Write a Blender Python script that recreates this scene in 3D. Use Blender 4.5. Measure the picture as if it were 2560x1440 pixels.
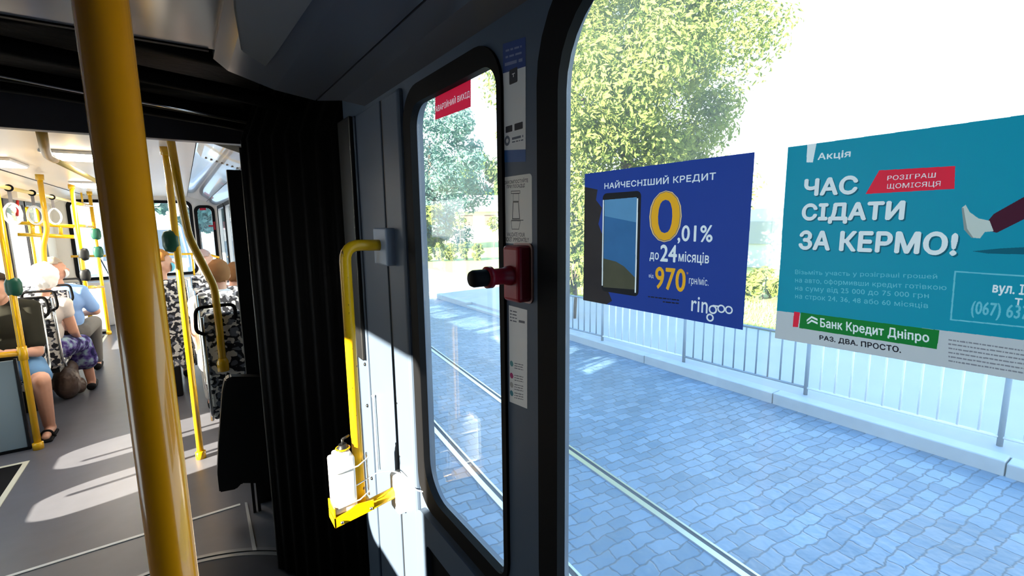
import bpy, bmesh, math, random
from mathutils import Vector, Matrix, noise
random.seed(7)
R = math.radians
sc = bpy.context.scene
for o in list(bpy.data.objects): bpy.data.objects.remove(o)

# ------------------------------------------------------------------ camera
F_PX, EYE = 1162.0, Vector((0, 0, 1.65))
yaw, pitch, roll = R(35.037), R(8.245), R(-0.722)
fw = Vector((math.sin(yaw)*math.cos(pitch), math.cos(yaw)*math.cos(pitch), -math.sin(pitch)))
rt0 = Vector((math.cos(yaw), -math.sin(yaw), 0)); up0 = rt0.cross(fw)
rt = math.cos(roll)*rt0 + math.sin(roll)*up0
upv = -math.sin(roll)*rt0 + math.cos(roll)*up0
cam = bpy.data.cameras.new('camera'); camo = bpy.data.objects.new('camera', cam)
sc.collection.objects.link(camo)
camo.matrix_world = Matrix(((rt.x, upv.x, -fw.x, EYE.x), (rt.y, upv.y, -fw.y, EYE.y), (rt.z, upv.z, -fw.z, EYE.z), (0, 0, 0, 1)))
cam.sensor_fit = 'HORIZONTAL'; cam.sensor_width = 36; cam.lens = 36*F_PX/2560
cam.clip_start = 0.02; cam.clip_end = 400
sc.camera = camo

# ------------------------------------------------------------------ sky, sun, exposure
world = bpy.data.worlds.new('sky'); sc.world = world; world.use_nodes = True
wn = world.node_tree
wb = wn.nodes['Background']; wb.inputs[1].default_value = 1.8
tc = wn.nodes.new('ShaderNodeTexCoord'); sp = wn.nodes.new('ShaderNodeSeparateXYZ')
rmp = wn.nodes.new('ShaderNodeValToRGB')
wn.links.new(tc.outputs['Generated'], sp.inputs[0]); wn.links.new(sp.outputs[2], rmp.inputs[0]); wn.links.new(rmp.outputs[0], wb.inputs[0])
e = rmp.color_ramp.elements
e[0].position = 0.0; e[0].color = (1.0, 1.0, 1.0, 1)
e[1].position = 0.9; e[1].color = (0.10, 0.42, 1.0, 1)
k = rmp.color_ramp.elements.new(0.5); k.color = (0.66, 0.90, 1.0, 1)
sun = bpy.data.lights.new('sun', 'SUN'); suno = bpy.data.objects.new('sun', sun); sc.collection.objects.link(suno)
sun.energy = 26; sun.angle = R(0.6); sun.color = (1.0, 0.87, 0.68)
SUN = Vector((1.0, 0.20, -0.347)).normalized()
suno.rotation_euler = SUN.to_track_quat('-Z', 'Y').to_euler(); suno.location = (-20, 0, 20)
vs = sc.view_settings
sc.display_settings.display_device = 'sRGB'
vs.view_transform = 'Standard'; vs.look = 'None'; vs.exposure = 1.1; vs.gamma = 1.0; vs.use_curve_mapping = False
sc.cycles.use_denoising = True
sc.cycles.max_bounces = 10; sc.cycles.transparent_max_bounces = 24
sc.cycles.caustics_reflective = False; sc.cycles.caustics_refractive = False
sc.cycles.sample_clamp_indirect = 6.0

# ------------------------------------------------------------------ helpers
def ray(px, py): return rt*((px-1280)/F_PX) - upv*((py-720)/F_PX) + fw
def U(px, py, X=None, Y=None, Z=None):
    """where the sight line of a photo pixel meets a plane of the tram"""
    d = ray(px, py)
    t = X/d.x if X is not None else Y/d.y if Y is not None else (Z-EYE.z)/d.z
    return EYE + d*t

MATS = {}
def mat(name, col, rough=0.5, metal=0.0, spec=0.35, noise=0.0, nscale=30.0, bump=0.0, coat=0.0, alpha=None):
    if name in MATS: return MATS[name]
    m = bpy.data.materials.new(name); m.use_nodes = True; nt = m.node_tree
    b = nt.nodes['Principled BSDF']
    b.inputs['Base Color'].default_value = (*col, 1); b.inputs['Roughness'].default_value = rough
    b.inputs['Metallic'].default_value = metal; b.inputs['Specular IOR Level'].default_value = spec
    b.inputs['Coat Weight'].default_value = coat
    if noise or bump:
        co = nt.nodes.new('ShaderNodeTexCoord'); n = nt.nodes.new('ShaderNodeTexNoise')
        n.inputs['Scale'].default_value = nscale; n.inputs['Detail'].default_value = 5
        nt.links.new(co.outputs['Object'], n.inputs['Vector'])
        if noise:
            mx = nt.nodes.new('ShaderNodeMix'); mx.data_type = 'RGBA'
            mx.inputs[6].default_value = tuple(c*(1-noise) for c in col)+(1,); mx.inputs[7].default_value = tuple(min(1, c*(1+noise)) for c in col)+(1,)
            nt.links.new(n.outputs['Fac'], mx.inputs[0]); nt.links.new(mx.outputs[2], b.inputs['Base Color'])
        if bump:
            bp = nt.nodes.new('ShaderNodeBump'); bp.inputs['Strength'].default_value = bump; bp.inputs['Distance'].default_value = 0.01
            nt.links.new(n.outputs['Fac'], bp.inputs['Height']); nt.links.new(bp.outputs[0], b.inputs['Normal'])
    MATS[name] = m; return m

def emat(name, col, s):
    if name in MATS: return MATS[name]
    m = mat(name, col, 0.4); b = m.node_tree.nodes['Principled BSDF']
    b.inputs['Emission Color'].default_value = (*col, 1); b.inputs['Emission Strength'].default_value = s
    return m

def glass(name, tint=(0.93, 0.96, 0.97), dust=0.04, refl=1.0):
    if name in MATS: return MATS[name]
    m = bpy.data.materials.new(name); m.use_nodes = True; nt = m.node_tree; nt.nodes.clear()
    out = nt.nodes.new('ShaderNodeOutputMaterial'); tr = nt.nodes.new('ShaderNodeBsdfTransparent'); tr.inputs[0].default_value = (*tint, 1)
    gl = nt.nodes.new('ShaderNodeBsdfGlossy'); gl.inputs['Roughness'].default_value = 0.01; gl.inputs[0].default_value = (refl, refl, refl, 1)
    lw = nt.nodes.new('ShaderNodeLayerWeight'); lw.inputs[0].default_value = 0.5
    pw = nt.nodes.new('ShaderNodeMath'); pw.operation = 'POWER'; pw.inputs[1].default_value = 5; nt.links.new(lw.outputs['Facing'], pw.inputs[0])
    fr = nt.nodes.new('ShaderNodeMath'); fr.operation = 'MULTIPLY_ADD'; fr.inputs[1].default_value = 0.8; fr.inputs[2].default_value = 0.028; nt.links.new(pw.outputs[0], fr.inputs[0])
    m1 = nt.nodes.new('ShaderNodeMixShader'); nt.links.new(fr.outputs[0], m1.inputs[0]); nt.links.new(tr.outputs[0], m1.inputs[1]); nt.links.new(gl.outputs[0], m1.inputs[2])
    df = nt.nodes.new('ShaderNodeBsdfTranslucent'); df.inputs[0].default_value = (0.8, 0.85, 0.9, 1)
    co = nt.nodes.new('ShaderNodeTexCoord'); ns = nt.nodes.new('ShaderNodeTexNoise'); ns.inputs['Scale'].default_value = 3.0; ns.inputs['Detail'].default_value = 6
    nt.links.new(co.outputs['Object'], ns.inputs['Vector'])
    mr = nt.nodes.new('ShaderNodeMapRange'); mr.inputs[1].default_value = 0.3; mr.inputs[2].default_value = 0.75; mr.inputs[3].default_value = dust*0.4; mr.inputs[4].default_value = dust*1.8
    nt.links.new(ns.outputs['Fac'], mr.inputs[0])
    m2 = nt.nodes.new('ShaderNodeMixShader'); nt.links.new(mr.outputs[0], m2.inputs[0]); nt.links.new(m1.outputs[0], m2.inputs[1]); nt.links.new(df.outputs[0], m2.inputs[2])
    nt.links.new(m2.outputs[0], out.inputs[0]); MATS[name] = m; return m

def link(o, parent=None):
    sc.collection.objects.link(o)
    if parent is not None: o.parent = parent
    return o
def obj(name, bm, m, parent=None, smooth=False):
    me = bpy.data.meshes.new(name); bm.to_mesh(me); bm.free()
    for q in (m if isinstance(m, (list, tuple)) else [m]): me.materials.append(q)
    if smooth:
        for p in me.polygons: p.use_smooth = True
    o = bpy.data.objects.new(name, me)
    link(o, parent)
    if parent is not None and parent.type == 'EMPTY': o.matrix_parent_inverse = Matrix.Translation(-Vector(parent.location))
    return o
def tag(o, label, cat, group=None, kind=None):
    if label: o['label'] = label
    if cat: o['category'] = cat
    if group: o['group'] = group
    if kind: o['kind'] = kind
    return o
def thing(name, label, cat, loc=(0, 0, 0), group=None):
    o = bpy.data.objects.new(name, None); o.location = loc; o.empty_display_size = 0.1
    link(o); return tag(o, label, cat, group)
def struct(name, bm, m, parent=None, smooth=False):
    o = obj(name, bm, m, parent, smooth)
    if parent is None: o['kind'] = 'structure'
    return o
def dup(root, delta, label=None, group=None):
    r = root.copy(); link(r); r.location = Vector(root.location)+Vector(delta)
    if label: r['label'] = label
    if group: r['group'] = group
    for ch in list(root.children):
        c = ch.copy(); link(c); inv = ch.matrix_parent_inverse.copy(); c.parent = r; c.matrix_parent_inverse = inv
        for g in list(ch.children):
            d = g.copy(); link(d); d.parent = c
    return r

def box(bm, a, b, bev=0.0, rot=None, piv=None):
    a = Vector(a); b = Vector(b); c = (a+b)/2; s = b-a
    r = bmesh.ops.create_cube(bm, size=1.0)
    vv = r['verts']
    for v in vv: v.co = Vector((v.co.x*s.x, v.co.y*s.y, v.co.z*s.z))+c
    if bev:
        ed = list({e for v in vv for e in v.link_edges})
        q = bmesh.ops.bevel(bm, geom=ed, offset=bev, segments=3, affect='EDGES', profile=0.5)
        vv = list({v for f in q['faces'] for v in f.verts} | {v for v in vv if v.is_valid})
    if rot is not None:
        p = Vector(piv) if piv is not None else c
        for v in vv: v.co = p + rot @ (v.co-p)
    return vv
def B(a, b, bev=0.0, rot=None, piv=None):
    bm = bmesh.new(); box(bm, a, b, bev, rot, piv); return bm
def fillet(pts, r, n=6):
    pts = [Vector(p) for p in pts]
    if r <= 0: return pts
    out = [pts[0]]
    for i in range(1, len(pts)-1):
        p, a, b = pts[i], pts[i-1], pts[i+1]
        d1 = min(r, (a-p).length*0.45); d2 = min(r, (b-p).length*0.45)
        s = p+(a-p).normalized()*d1; t = p+(b-p).normalized()*d2
        for k in range(n+1):
            u = k/n; out.append(s*(1-u)**2 + p*2*u*(1-u) + t*u*u)
    out.append(pts[-1]); return out
def tube(bm, pts, r, seg=14, fil=0.0, closed=False, caps=True, sx=1.0):
    pts = fillet(pts, fil) if fil else [Vector(p) for p in pts]
    n = len(pts); rings = []; prev = None
    for i, p in enumerate(pts):
        if closed: t = (pts[(i+1) % n]-pts[i-1]).normalized()
        else: t = (pts[min(i+1, n-1)]-pts[max(i-1, 0)]).normalized()
        if prev is None:
            ref = Vector((0, 0, 1)) if abs(t.z) < 0.9 else Vector((1, 0, 0))
            u = t.cross(ref).normalized()
        else: u = (prev - t*prev.dot(t)).normalized()
        prev = u; w = t.cross(u)
        rr = r[i] if isinstance(r, (list, tuple)) else r
        rings.append([bm.verts.new(p+u*math.cos(2*math.pi*k/seg)*rr*sx+w*math.sin(2*math.pi*k/seg)*rr) for k in range(seg)])
    m = n if closed else n-1
    for i in range(m):
        a, b = rings[i], rings[(i+1) % n]
        for k in range(seg): 
            f = bm.faces.new((a[k], a[(k+1) % seg], b[(k+1) % seg], b[k])); f.smooth = True
    if caps and not closed:
        bm.faces.new(rings[0][::-1]); bm.faces.new(rings[-1])
def T(pts, r, **kw):
    bm = bmesh.new(); tube(bm, pts, r, **kw); return bm
def lathe(bm, prof, base, axis=(0, 0, 1), seg=20):
    ax = Vector(axis).normalized(); ref = Vector((1, 0, 0)) if abs(ax.x) < 0.9 else Vector((0, 1, 0))
    u = ax.cross(ref).normalized(); w = ax.cross(u); base = Vector(base); rings = []
    for r, h in prof: rings.append([bm.verts.new(base+ax*h+(u*math.cos(2*math.pi*k/seg)+w*math.sin(2*math.pi*k/seg))*max(r, 1e-4)) for k in range(seg)])
    for a, b in zip(rings, rings[1:]):
        for k in range(seg):
            f = bm.faces.new((a[k], a[(k+1) % seg], b[(k+1) % seg], b[k])); f.smooth = True
    bm.faces.new(rings[0][::-1]); bm.faces.new(rings[-1])
def LA(prof, base, axis=(0, 0, 1), seg=20):
    bm = bmesh.new(); lathe(bm, prof, base, axis, seg); return bm
def prism(bm, pts, d):
    d = Vector(d); a = [bm.verts.new(Vector(p)) for p in pts]; b = [bm.verts.new(Vector(p)+d) for p in pts]
    bm.faces.new(a[::-1]); bm.faces.new(b); n = len(a)
    for i in range(n): bm.faces.new((a[i], a[(i+1) % n], b[(i+1) % n], b[i]))
def PR(pts, d):
    bm = bmesh.new(); prism(bm, pts, d); bmesh.ops.recalc_face_normals(bm, faces=bm.faces); return bm
def rrect(u0, v0, u1, v1, r, n=8):
    """rounded rectangle; r one radius or (bl, br, tr, tl)"""
    rs = r if isinstance(r, (list, tuple)) else (r,)*4
    out = []
    for (cx, cy, rr, a0) in ((u0, v0, rs[0], 180), (u1, v0, rs[1], 270), (u1, v1, rs[2], 0), (u0, v1, rs[3], 90)):
        rr = max(rr, 1e-4); cx += rr if cx == u0 else -rr; cy += rr if cy == v0 else -rr
        for k in range(n+1):
            a = R(a0+90*k/n); out.append((cx+rr*math.cos(a), cy+rr*math.sin(a)))
    return out
def curve_fill(loops, ext, frame):
    """flat 2D outline with holes, given thickness, set into a 3D frame (origin, ux, uy)"""
    cu = bpy.data.curves.new('c', 'CURVE'); cu.dimensions = '2D'; cu.fill_mode = 'BOTH'; cu.extrude = ext
    for lp in loops:
        s = cu.splines.new('POLY'); s.points.add(len(lp)-1); s.use_cyclic_u = True
        for i, p in enumerate(lp): s.points[i].co = (p[0], p[1], 0, 1)
    o = bpy.data.objects.new('c', cu); sc.collection.objects.link(o)
    dg = bpy.context.evaluated_depsgraph_get(); me = bpy.data.meshes.new_from_object(o.evaluated_get(dg))
    bpy.data.objects.remove(o); bpy.data.curves.remove(cu)
    og, ux, uy = (Vector(v) for v in frame); uz = ux.cross(uy)
    bm = bmesh.new(); bm.from_mesh(me); bpy.data.meshes.remove(me)
    for v in bm.verts: v.co = og+ux*v.co.x+uy*v.co.y+uz*v.co.z
    return bm
# ------------------------------------------------------------------ materials
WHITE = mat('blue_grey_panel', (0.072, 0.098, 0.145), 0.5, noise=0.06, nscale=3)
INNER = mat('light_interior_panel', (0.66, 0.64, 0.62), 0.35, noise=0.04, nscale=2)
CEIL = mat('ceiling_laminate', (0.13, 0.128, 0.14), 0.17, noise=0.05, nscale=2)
CEILF = mat('cream_ceiling_laminate', (0.78, 0.70, 0.60), 0.3, noise=0.03, nscale=2)
BLACK = mat('black_rubber', (0.004, 0.004, 0.005), 0.7, spec=0.12)
BELL = mat('black_bellows_fabric', (0.0022, 0.0018, 0.0018), 0.5, spec=0.03, bump=0.25, nscale=25)
DARKP = mat('black_plastic', (0.008, 0.008, 0.009), 0.45)
YEL = mat('yellow_paint', (0.70, 0.38, 0.003), 0.25, coat=0.5, noise=0.05, nscale=60)
YELW = mat('worn_yellow_paint', (0.80, 0.45, 0.006), 0.32, noise=0.1, nscale=40)
ALU = mat('aluminium', (0.6, 0.6, 0.6), 0.25, 1.0)
STEEL = mat('steel', (0.5, 0.5, 0.52), 0.3, 1.0)
WP = mat('white_plastic', (0.82, 0.80, 0.78), 0.35)
GREENB = mat('dark_green_plastic', (0.01, 0.07, 0.045), 0.35)
BLUEG = mat('blue_grey_paint', (0.30, 0.36, 0.46), 0.5)
SKIN = mat('skin', (0.62, 0.33, 0.23), 0.5, noise=0.08, nscale=20)
GL = glass('window_glass'); GLF = glass('far_window_glass', dust=0.02)

def chips(m, col):       # worn spots of bare metal on the handrail paint
    nt = m.node_tree; b = nt.nodes['Principled BSDF']; l = b.inputs['Base Color'].links[0]; src = l.from_socket
    co = nt.nodes.new('ShaderNodeTexCoord'); n = nt.nodes.new('ShaderNodeTexNoise'); n.inputs['Scale'].default_value = 55; n.inputs['Detail'].default_value = 3
    mp = nt.nodes.new('ShaderNodeMapping'); mp.inputs['Scale'].default_value = (1, 1, 0.5)
    nt.links.new(co.outputs['Object'], mp.inputs[0]); nt.links.new(mp.outputs[0], n.inputs['Vector'])
    r = nt.nodes.new('ShaderNodeValToRGB'); r.color_ramp.elements[0].position = 0.66; r.color_ramp.elements[1].position = 0.69
    nt.links.new(n.outputs['Fac'], r.inputs[0]); mx = nt.nodes.new('ShaderNodeMix'); mx.data_type = 'RGBA'; mx.inputs[7].default_value = (*col, 1)
    nt.links.new(r.outputs[0], mx.inputs[0]); nt.links.new(src, mx.inputs[6]); nt.links.new(mx.outputs[2], b.inputs['Base Color'])
chips(YELW, (0.10, 0.04, 0.01))

def camo_mat():
    m = bpy.data.materials.new('patterned_seat_fabric'); m.use_nodes = True; nt = m.node_tree; b = nt.nodes['Principled BSDF']; b.inputs['Roughness'].default_value = 0.85
    co = nt.nodes.new('ShaderNodeTexCoord'); w = nt.nodes.new('ShaderNodeTexNoise'); w.inputs['Scale'].default_value = 14
    nt.links.new(co.outputs['Object'], w.inputs['Vector'])
    ad = nt.nodes.new('ShaderNodeVectorMath'); ad.operation = 'MULTIPLY_ADD'; ad.inputs[1].default_value = (0.06, 0.06, 0.06)
    nt.links.new(w.outputs['Color'], ad.inputs[0]); nt.links.new(co.outputs['Object'], ad.inputs[2])
    def layer(scale, pos, shift):
        mp = nt.nodes.new('ShaderNodeMapping'); mp.inputs['Location'].default_value = shift; nt.links.new(ad.outputs[0], mp.inputs[0])
        n = nt.nodes.new('ShaderNodeTexNoise'); n.inputs['Scale'].default_value = scale; n.inputs['Detail'].default_value = 0.5; nt.links.new(mp.outputs[0], n.inputs['Vector'])
        r = nt.nodes.new('ShaderNodeValToRGB'); r.color_ramp.elements[0].position = pos; r.color_ramp.elements[1].position = pos+0.015
        nt.links.new(n.outputs['Fac'], r.inputs[0]); return r
    a = layer(32, 0.54, (0, 0, 0)); c = layer(30, 0.56, (3.1, 1.7, 5.2))
    m1 = nt.nodes.new('ShaderNodeMix'); m1.data_type = 'RGBA'; m1.inputs[6].default_value = (0.012, 0.013, 0.02, 1); m1.inputs[7].default_value = (0.16, 0.17, 0.21, 1)
    m2 = nt.nodes.new('ShaderNodeMix'); m2.data_type = 'RGBA'; m2.inputs[7].default_value = (0.76, 0.74, 0.70, 1)
    nt.links.new(c.outputs[0], m1.inputs[0]); nt.links.new(m1.outputs[2], m2.inputs[6]); nt.links.new(a.outputs[0], m2.inputs[0]); nt.links.new(m2.outputs[2], b.inputs['Base Color'])
    return m
CAMO = camo_mat()

W, LW, HI = 0.55, -1.68, 2.15          # right wall, left wall, ceiling height of the tram
ZG = -0.50                             # street level under the tram floor
XF = ((W, 0, 0), (0, -1, 0), (0, 0, 1))          # frame on the right wall: u runs towards the camera's back, v up
def uw(px, py, X=W): p = U(px, py, X=X); return (-p.y, p.z)

# ------------------------------------------------------------------ tram shell
fm = mat('grey_floor_vinyl', (0.115, 0.115, 0.135), 0.34, noise=0.14, nscale=9, bump=0.05)
bm = B((LW-0.05, -1.6, -0.06), (W+0.05, 10.35, 0.0)); struct('floor', bm, fm)
struct('trim_1', B((LW+0.02, 3.015, 0.0), (0.13, 3.035, 0.004)), mat('pale_floor_strip', (0.75, 0.75, 0.74), 0.35))['label'] = 'pale strip across the floor'
# turntable rings on the joint floor
def arc_strip(bm, c, r0, r1, a0, a1, z0, z1, n=48):
    for i in range(n):
        A0 = R(a0+(a1-a0)*i/n); A1 = R(a0+(a1-a0)*(i+1)/n)
        prism(bm, [(c[0]+r*math.cos(a), c[1]+r*math.sin(a), z0) for r, a in ((r0, A0), (r1, A0), (r1, A1), (r0, A1))], (0, 0, z1-z0))
tt = thing('turntable', 'round turntable ring in the floor of the joint, at the foot of the black bellows', 'turntable', (-0.25, 1.9, 0))
bm = bmesh.new(); lathe(bm, [(0.71, 0.0), (0.71, 0.003), (0.0, 0.003)], (-0.25, 1.9, 0), seg=64)
obj('disc', bm, mat('turntable_vinyl', (0.045, 0.05, 0.065), 0.4, noise=0.1), tt)
bm = bmesh.new(); arc_strip(bm, (-0.25, 1.9), 0.71, 0.765, 0, 180, 0, 0.005); obj('ring', bm, mat('grey_ring_metal', (0.20, 0.21, 0.23), 0.35, 0.5), tt)
bm = bmesh.new(); arc_strip(bm, (-0.25, 1.9), 0.735, 0.739, 0, 180, 0.0052, 0.008); obj('groove', bm, BLACK, tt)

# right wall of the near section with its two window openings
GX = W+0.02
big = rrect(-0.632, 0.80, 0.25, 2.02, 0.15)
sml_out = rrect(-1.285, 0.79, -0.825, 1.995, 0.085)
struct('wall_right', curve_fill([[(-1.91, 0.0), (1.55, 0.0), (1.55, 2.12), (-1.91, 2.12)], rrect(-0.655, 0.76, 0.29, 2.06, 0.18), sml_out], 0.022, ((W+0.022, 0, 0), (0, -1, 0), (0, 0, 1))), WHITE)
def gasket(outer, inner, X, t, m, name, parent=None):
    return obj(name, curve_fill([outer, inner], t, ((X, 0, 0), (0, -1, 0), (0, 0, 1))), m, parent)
w1 = struct('window_1', curve_fill([rrect(-0.645, 0.79, 0.26, 2.03, 0.16)], 0.003, ((GX+0.003, 0, 0), (0, -1, 0), (0, 0, 1))), GL); w1['label'] = 'large side window with two posters stuck on it'
gasket(rrect(-0.690, 0.73, 0.31, 2.09, 0.2), big, W+0.003, 0.010, BLACK, 'window_gasket', w1)
w2 = struct('window_2', curve_fill([rrect(-1.27, 0.80, -0.82, 1.985, 0.075)], 0.003, ((GX+0.003, 0, 0), (0, -1, 0), (0, 0, 1))), GL); w2['label'] = 'tall narrow side window with an emergency exit sign'
gasket(rrect(-1.31, 0.765, -0.805, 2.015, 0.1), rrect(-1.258, 0.815, -0.822, 1.966, (0.11, 0.03, 0.05, 0.06)), W+0.003, 0.010, BLACK, 'window_gasket', w2)

# ceiling of the near section: flat middle, sloped coves to both sides
def strip(bm, prof, y0, y1, thick=0.03):
    n = len(prof); a = [bm.verts.new((x, y0, z)) for x, z in prof]; b = [bm.verts.new((x, y1, z)) for x, z in prof]
    c = [bm.verts.new((x, y0, z+thick)) for x, z in prof]; d = [bm.verts.new((x, y1, z+thick)) for x, z in prof]
    for i in range(n-1):
        bm.faces.new((a[i], a[i+1], b[i+1], b[i])); bm.faces.new((c[i+1], c[i], d[i], d[i+1]))
        bm.faces.new((a[i+1], a[i], c[i], c[i+1])); bm.faces.new((b[i], b[i+1], d[i+1], d[i]))
    bm.faces.new((a[0], b[0], d[0], c[0])); bm.faces.new((b[-1], a[-1], c[-1], d[-1]))
    bmesh.ops.recalc_face_normals(bm, faces=bm.faces)
bm = bmesh.new(); strip(bm, [(LW-0.05, 2.15), (W+0.08, 2.15)], -1.6, 1.66, 0.1); struct('ceiling', bm, CEIL)
# sloped coves of the near section
def cove(name, pts, thick=0.025, m=CEIL, parent=None):
    """pts: list of (x, z, y_start, y_end); a bent panel along the tram"""
    bm = bmesh.new(); a = [bm.verts.new((x, y0, z)) for x, z, y0, y1 in pts]; b = [bm.verts.new((x, y1, z)) for x, z, y0, y1 in pts]
    c = [bm.verts.new((x, y0, z+thick)) for x, z, y0, y1 in pts]; d = [bm.verts.new((x, y1, z+thick)) for x, z, y0, y1 in pts]
    for i in range(len(pts)-1):
        bm.faces.new((a[i], a[i+1], b[i+1], b[i])); bm.faces.new((c[i+1], c[i], d[i], d[i+1]))
        bm.faces.new((a[i+1], a[i], c[i], c[i+1])); bm.faces.new((b[i], b[i+1], d[i+1], d[i]))
    bm.faces.new((a[0], b[0], d[0], c[0])); bm.faces.new((b[-1], a[-1], c[-1], d[-1]))
    bmesh.ops.recalc_face_normals(bm, faces=bm.faces)
    return struct(name, bm, m, parent)
cove('trim_3', [(0.12, 2.130, -1.6, 1.68), (0.16, 2.118, -1.6, 1.74), (0.30, 2.100, -1.6, 1.82), (0.440, 2.092, -1.6, 1.86)])
cove('trim_4', [(0.446, 2.092, -1.6, 1.86), (0.50, 2.075, -1.6, 1.74), (0.60, 2.015, -1.6, 1.56)])
cove('trim_5', [(LW-0.02, 2.10, -1.6, 1.6), (-1.55, 2.12, -1.6, 1.7), (-1.25, 2.130, -1.6, 1.68)])
# glossy hatch moulding on the cove above the window
pp = [U(*p, Z=2.112) for p in ((575, -110), (584, 10), (602, 116), (664, 157), (690, 124), (845, -110))]
hp = PR([(p.x, p.y, 2.113) for p in pp], (0, 0, -0.014)); bmesh.ops.bevel(hp, geom=list(hp.edges), offset=0.004, segments=2, affect='EDGES')
tag(obj('ceiling_hatch', hp, mat('glossy_grey_moulding', (0.26, 0.24, 0.22), 0.12, coat=0.8)), 'glossy grey hatch cover with a pointed end on the dark ceiling', 'hatch')

# left wall: openings of the near window, two door leaves, far windows, second door
LF = ((LW-0.025, 0, 0), (0, 1, 0), (0, 0, 1))
holes = [rrect(4.0, 0.27, 4.42, 1.93, 0.13), rrect(3.30, 0.27, 3.72, 1.93, 0.13), rrect(5.0, 0.9, 6.5, 1.93, 0.08), rrect(6.66, 0.9, 7.70, 1.93, 0.08),
         rrect(7.88, 0.25, 8.66, 1.93, 0.08), rrect(8.74, 0.25, 9.55, 1.93, 0.08)]
struct('wall_left', curve_fill([[(1.66, -0.06), (10.38, -0.06), (10.38, 2.3), (1.66, 2.3)]]+holes, 0.025, LF), INNER)
struct('wall_left_near', curve_fill([[(-1.6, -0.06), (1.66, -0.06), (1.66, 2.3), (-1.6, 2.3)], rrect(0.80, 1.10, 1.42, 2.02, 0.06)], 0.025, LF), mat('darkened_side_panel', (0.16, 0.155, 0.15), 0.6))  # unseen wall, coloured dark to limit bounce; opening sized to shape the sunlight
for n, h in enumerate(((0.80, 1.10, 1.42, 2.02), (5.0, 0.9, 6.5, 1.93), (6.66, 0.9, 7.70, 1.93))):
    w = struct('window_%d' % (n+3), curve_fill([rrect(h[0]-0.01, h[1]-0.01, h[2]+0.01, h[3]+0.01, 0.08)], 0.003, LF), GLF)
    obj('window_gasket', curve_fill([rrect(h[0]-0.05, h[1]-0.05, h[2]+0.05, h[3]+0.05, 0.12), rrect(h[0], h[1], h[2], h[3], 0.08)], 0.006, ((LW+0.006, 0, 0), (0, 1, 0), (0, 0, 1))), BLACK, w)
for n, (a, b, c, d, rr) in enumerate(((3.30, 3.72, 4.0, 4.42, 0.13), (7.88, 8.66, 8.74, 9.55, 0.08))):
    zb = 0.27 if n == 0 else 0.25
    w = struct('door_%d' % (n+1), curve_fill([rrect(a-0.01, zb-0.01, b+0.01, 1.94, rr)], 0.003, LF), GLF)
    obj('door_glass', curve_fill([rrect(c-0.01, zb-0.01, d+0.01, 1.94, rr)], 0.003, LF), GLF, w)
    obj('leaf_frame', curve_fill([rrect(a-0.07, zb-0.2, b+0.07, 2.0, 0.05), rrect(a, zb, b, 1.93, rr)], 0.012, ((LW+0.012, 0, 0), (0, 1, 0), (0, 0, 1))), mat('dark_door_frame', (0.03, 0.03, 0.035), 0.4), w)
    obj('leaf_frame', curve_fill([rrect(c-0.07, zb-0.2, d+0.07, 2.0, 0.05), rrect(c, zb, d, 1.93, rr)], 0.012, ((LW+0.012, 0, 0), (0, 1, 0), (0, 0, 1))), MATS['dark_door_frame'], w)
    bm = bmesh.new(); tube(bm, [(LW+0.09, (b+c)/2-0.26, 0.3), (LW+0.09, (b+c)/2-0.26, 1.9)], 0.016); tube(bm, [(LW+0.09, (b+c)/2+0.26, 0.3), (LW+0.09, (b+c)/2+0.26, 1.9)], 0.016)
    obj('door_rail', bm, YEL, w)
    bm = bmesh.new(); box(bm, (LW+0.01, a-0.1, 1.98), (LW+0.16, d+0.1, 2.06), 0.01); obj('door_drive_cover', bm, mat('cream_cover', (0.7, 0.62, 0.5), 0.4), w)

# far section: ceiling, coves, right wall, end wall
bm = bmesh.new(); box(bm, (-1.25, 3.0, 2.15), (0.117, 10.36, 2.19)); struct('ceiling_far', bm, CEILF)
COVF = mat('pale_glossy_cove', (0.50, 0.50, 0.52), 0.14, coat=0.6, noise=0.04, nscale=2)
cove('trim_6', [(0.122, 2.15, 3.0, 10.36), (0.40, 2.06, 3.0, 10.36)], m=COVF)
cove('trim_7', [(0.404, 2.056, 3.0, 10.36), (0.60, 1.93, 3.0, 10.36)], m=COVF)
cove('trim_8', [(LW-0.03, 1.96, 3.0, 10.36), (-1.50, 2.09, 3.0, 10.36), (-1.262, 2.15, 3.0, 10.36)], m=CEILF)
struct('trim_9', B((-1.262, 3.0, 2.146), (-1.25, 10.3, 2.17)), BLACK)
struct('wall_right_far', curve_fill([[(-10.38, -0.06), (-2.95, -0.06), (-2.95, 2.3), (-10.38, 2.3)]]+[rrect(-b, 0.85, -a, 1.92, 0.08) for a, b in ((3.4, 4.9), (5.05, 6.55), (6.7, 8.2), (8.4, 9.9))], 0.025, ((W+0.025, 0, 0), (0, -1, 0), (0, 0, 1))), INNER)
for n, (a, b) in enumerate(((3.4, 4.9), (5.05, 6.55), (6.7, 8.2), (8.4, 9.9))):
    w = struct('window_%d' % (n+6), curve_fill([rrect(-b-0.01, 0.84, -a+0.01, 1.93, 0.08)], 0.003, ((W+0.025, 0, 0), (0, -1, 0), (0, 0, 1))), GLF)
    obj('window_gasket', curve_fill([rrect(-b-0.05, 0.8, -a+0.05, 1.97, 0.12), rrect(-b, 0.85, -a, 1.92, 0.08)], 0.006, ((W-0.006, 0, 0), (0, -1, 0), (0, 0, 1))), BLACK, w)
EF = ((0, 10.37, 0), (1, 0, 0), (0, 0, 1))
eh = [(-1.45, 0.80, 0.13, 2.03), (0.25, 0.70, 0.47, 1.95)]
struct('wall_end', curve_fill([[(LW-0.05, -0.06), (W+0.05, -0.06), (W+0.05, 2.3), (LW-0.05, 2.3)]]+[rrect(*h, 0.08) for h in eh], 0.03, EF), INNER)
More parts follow.
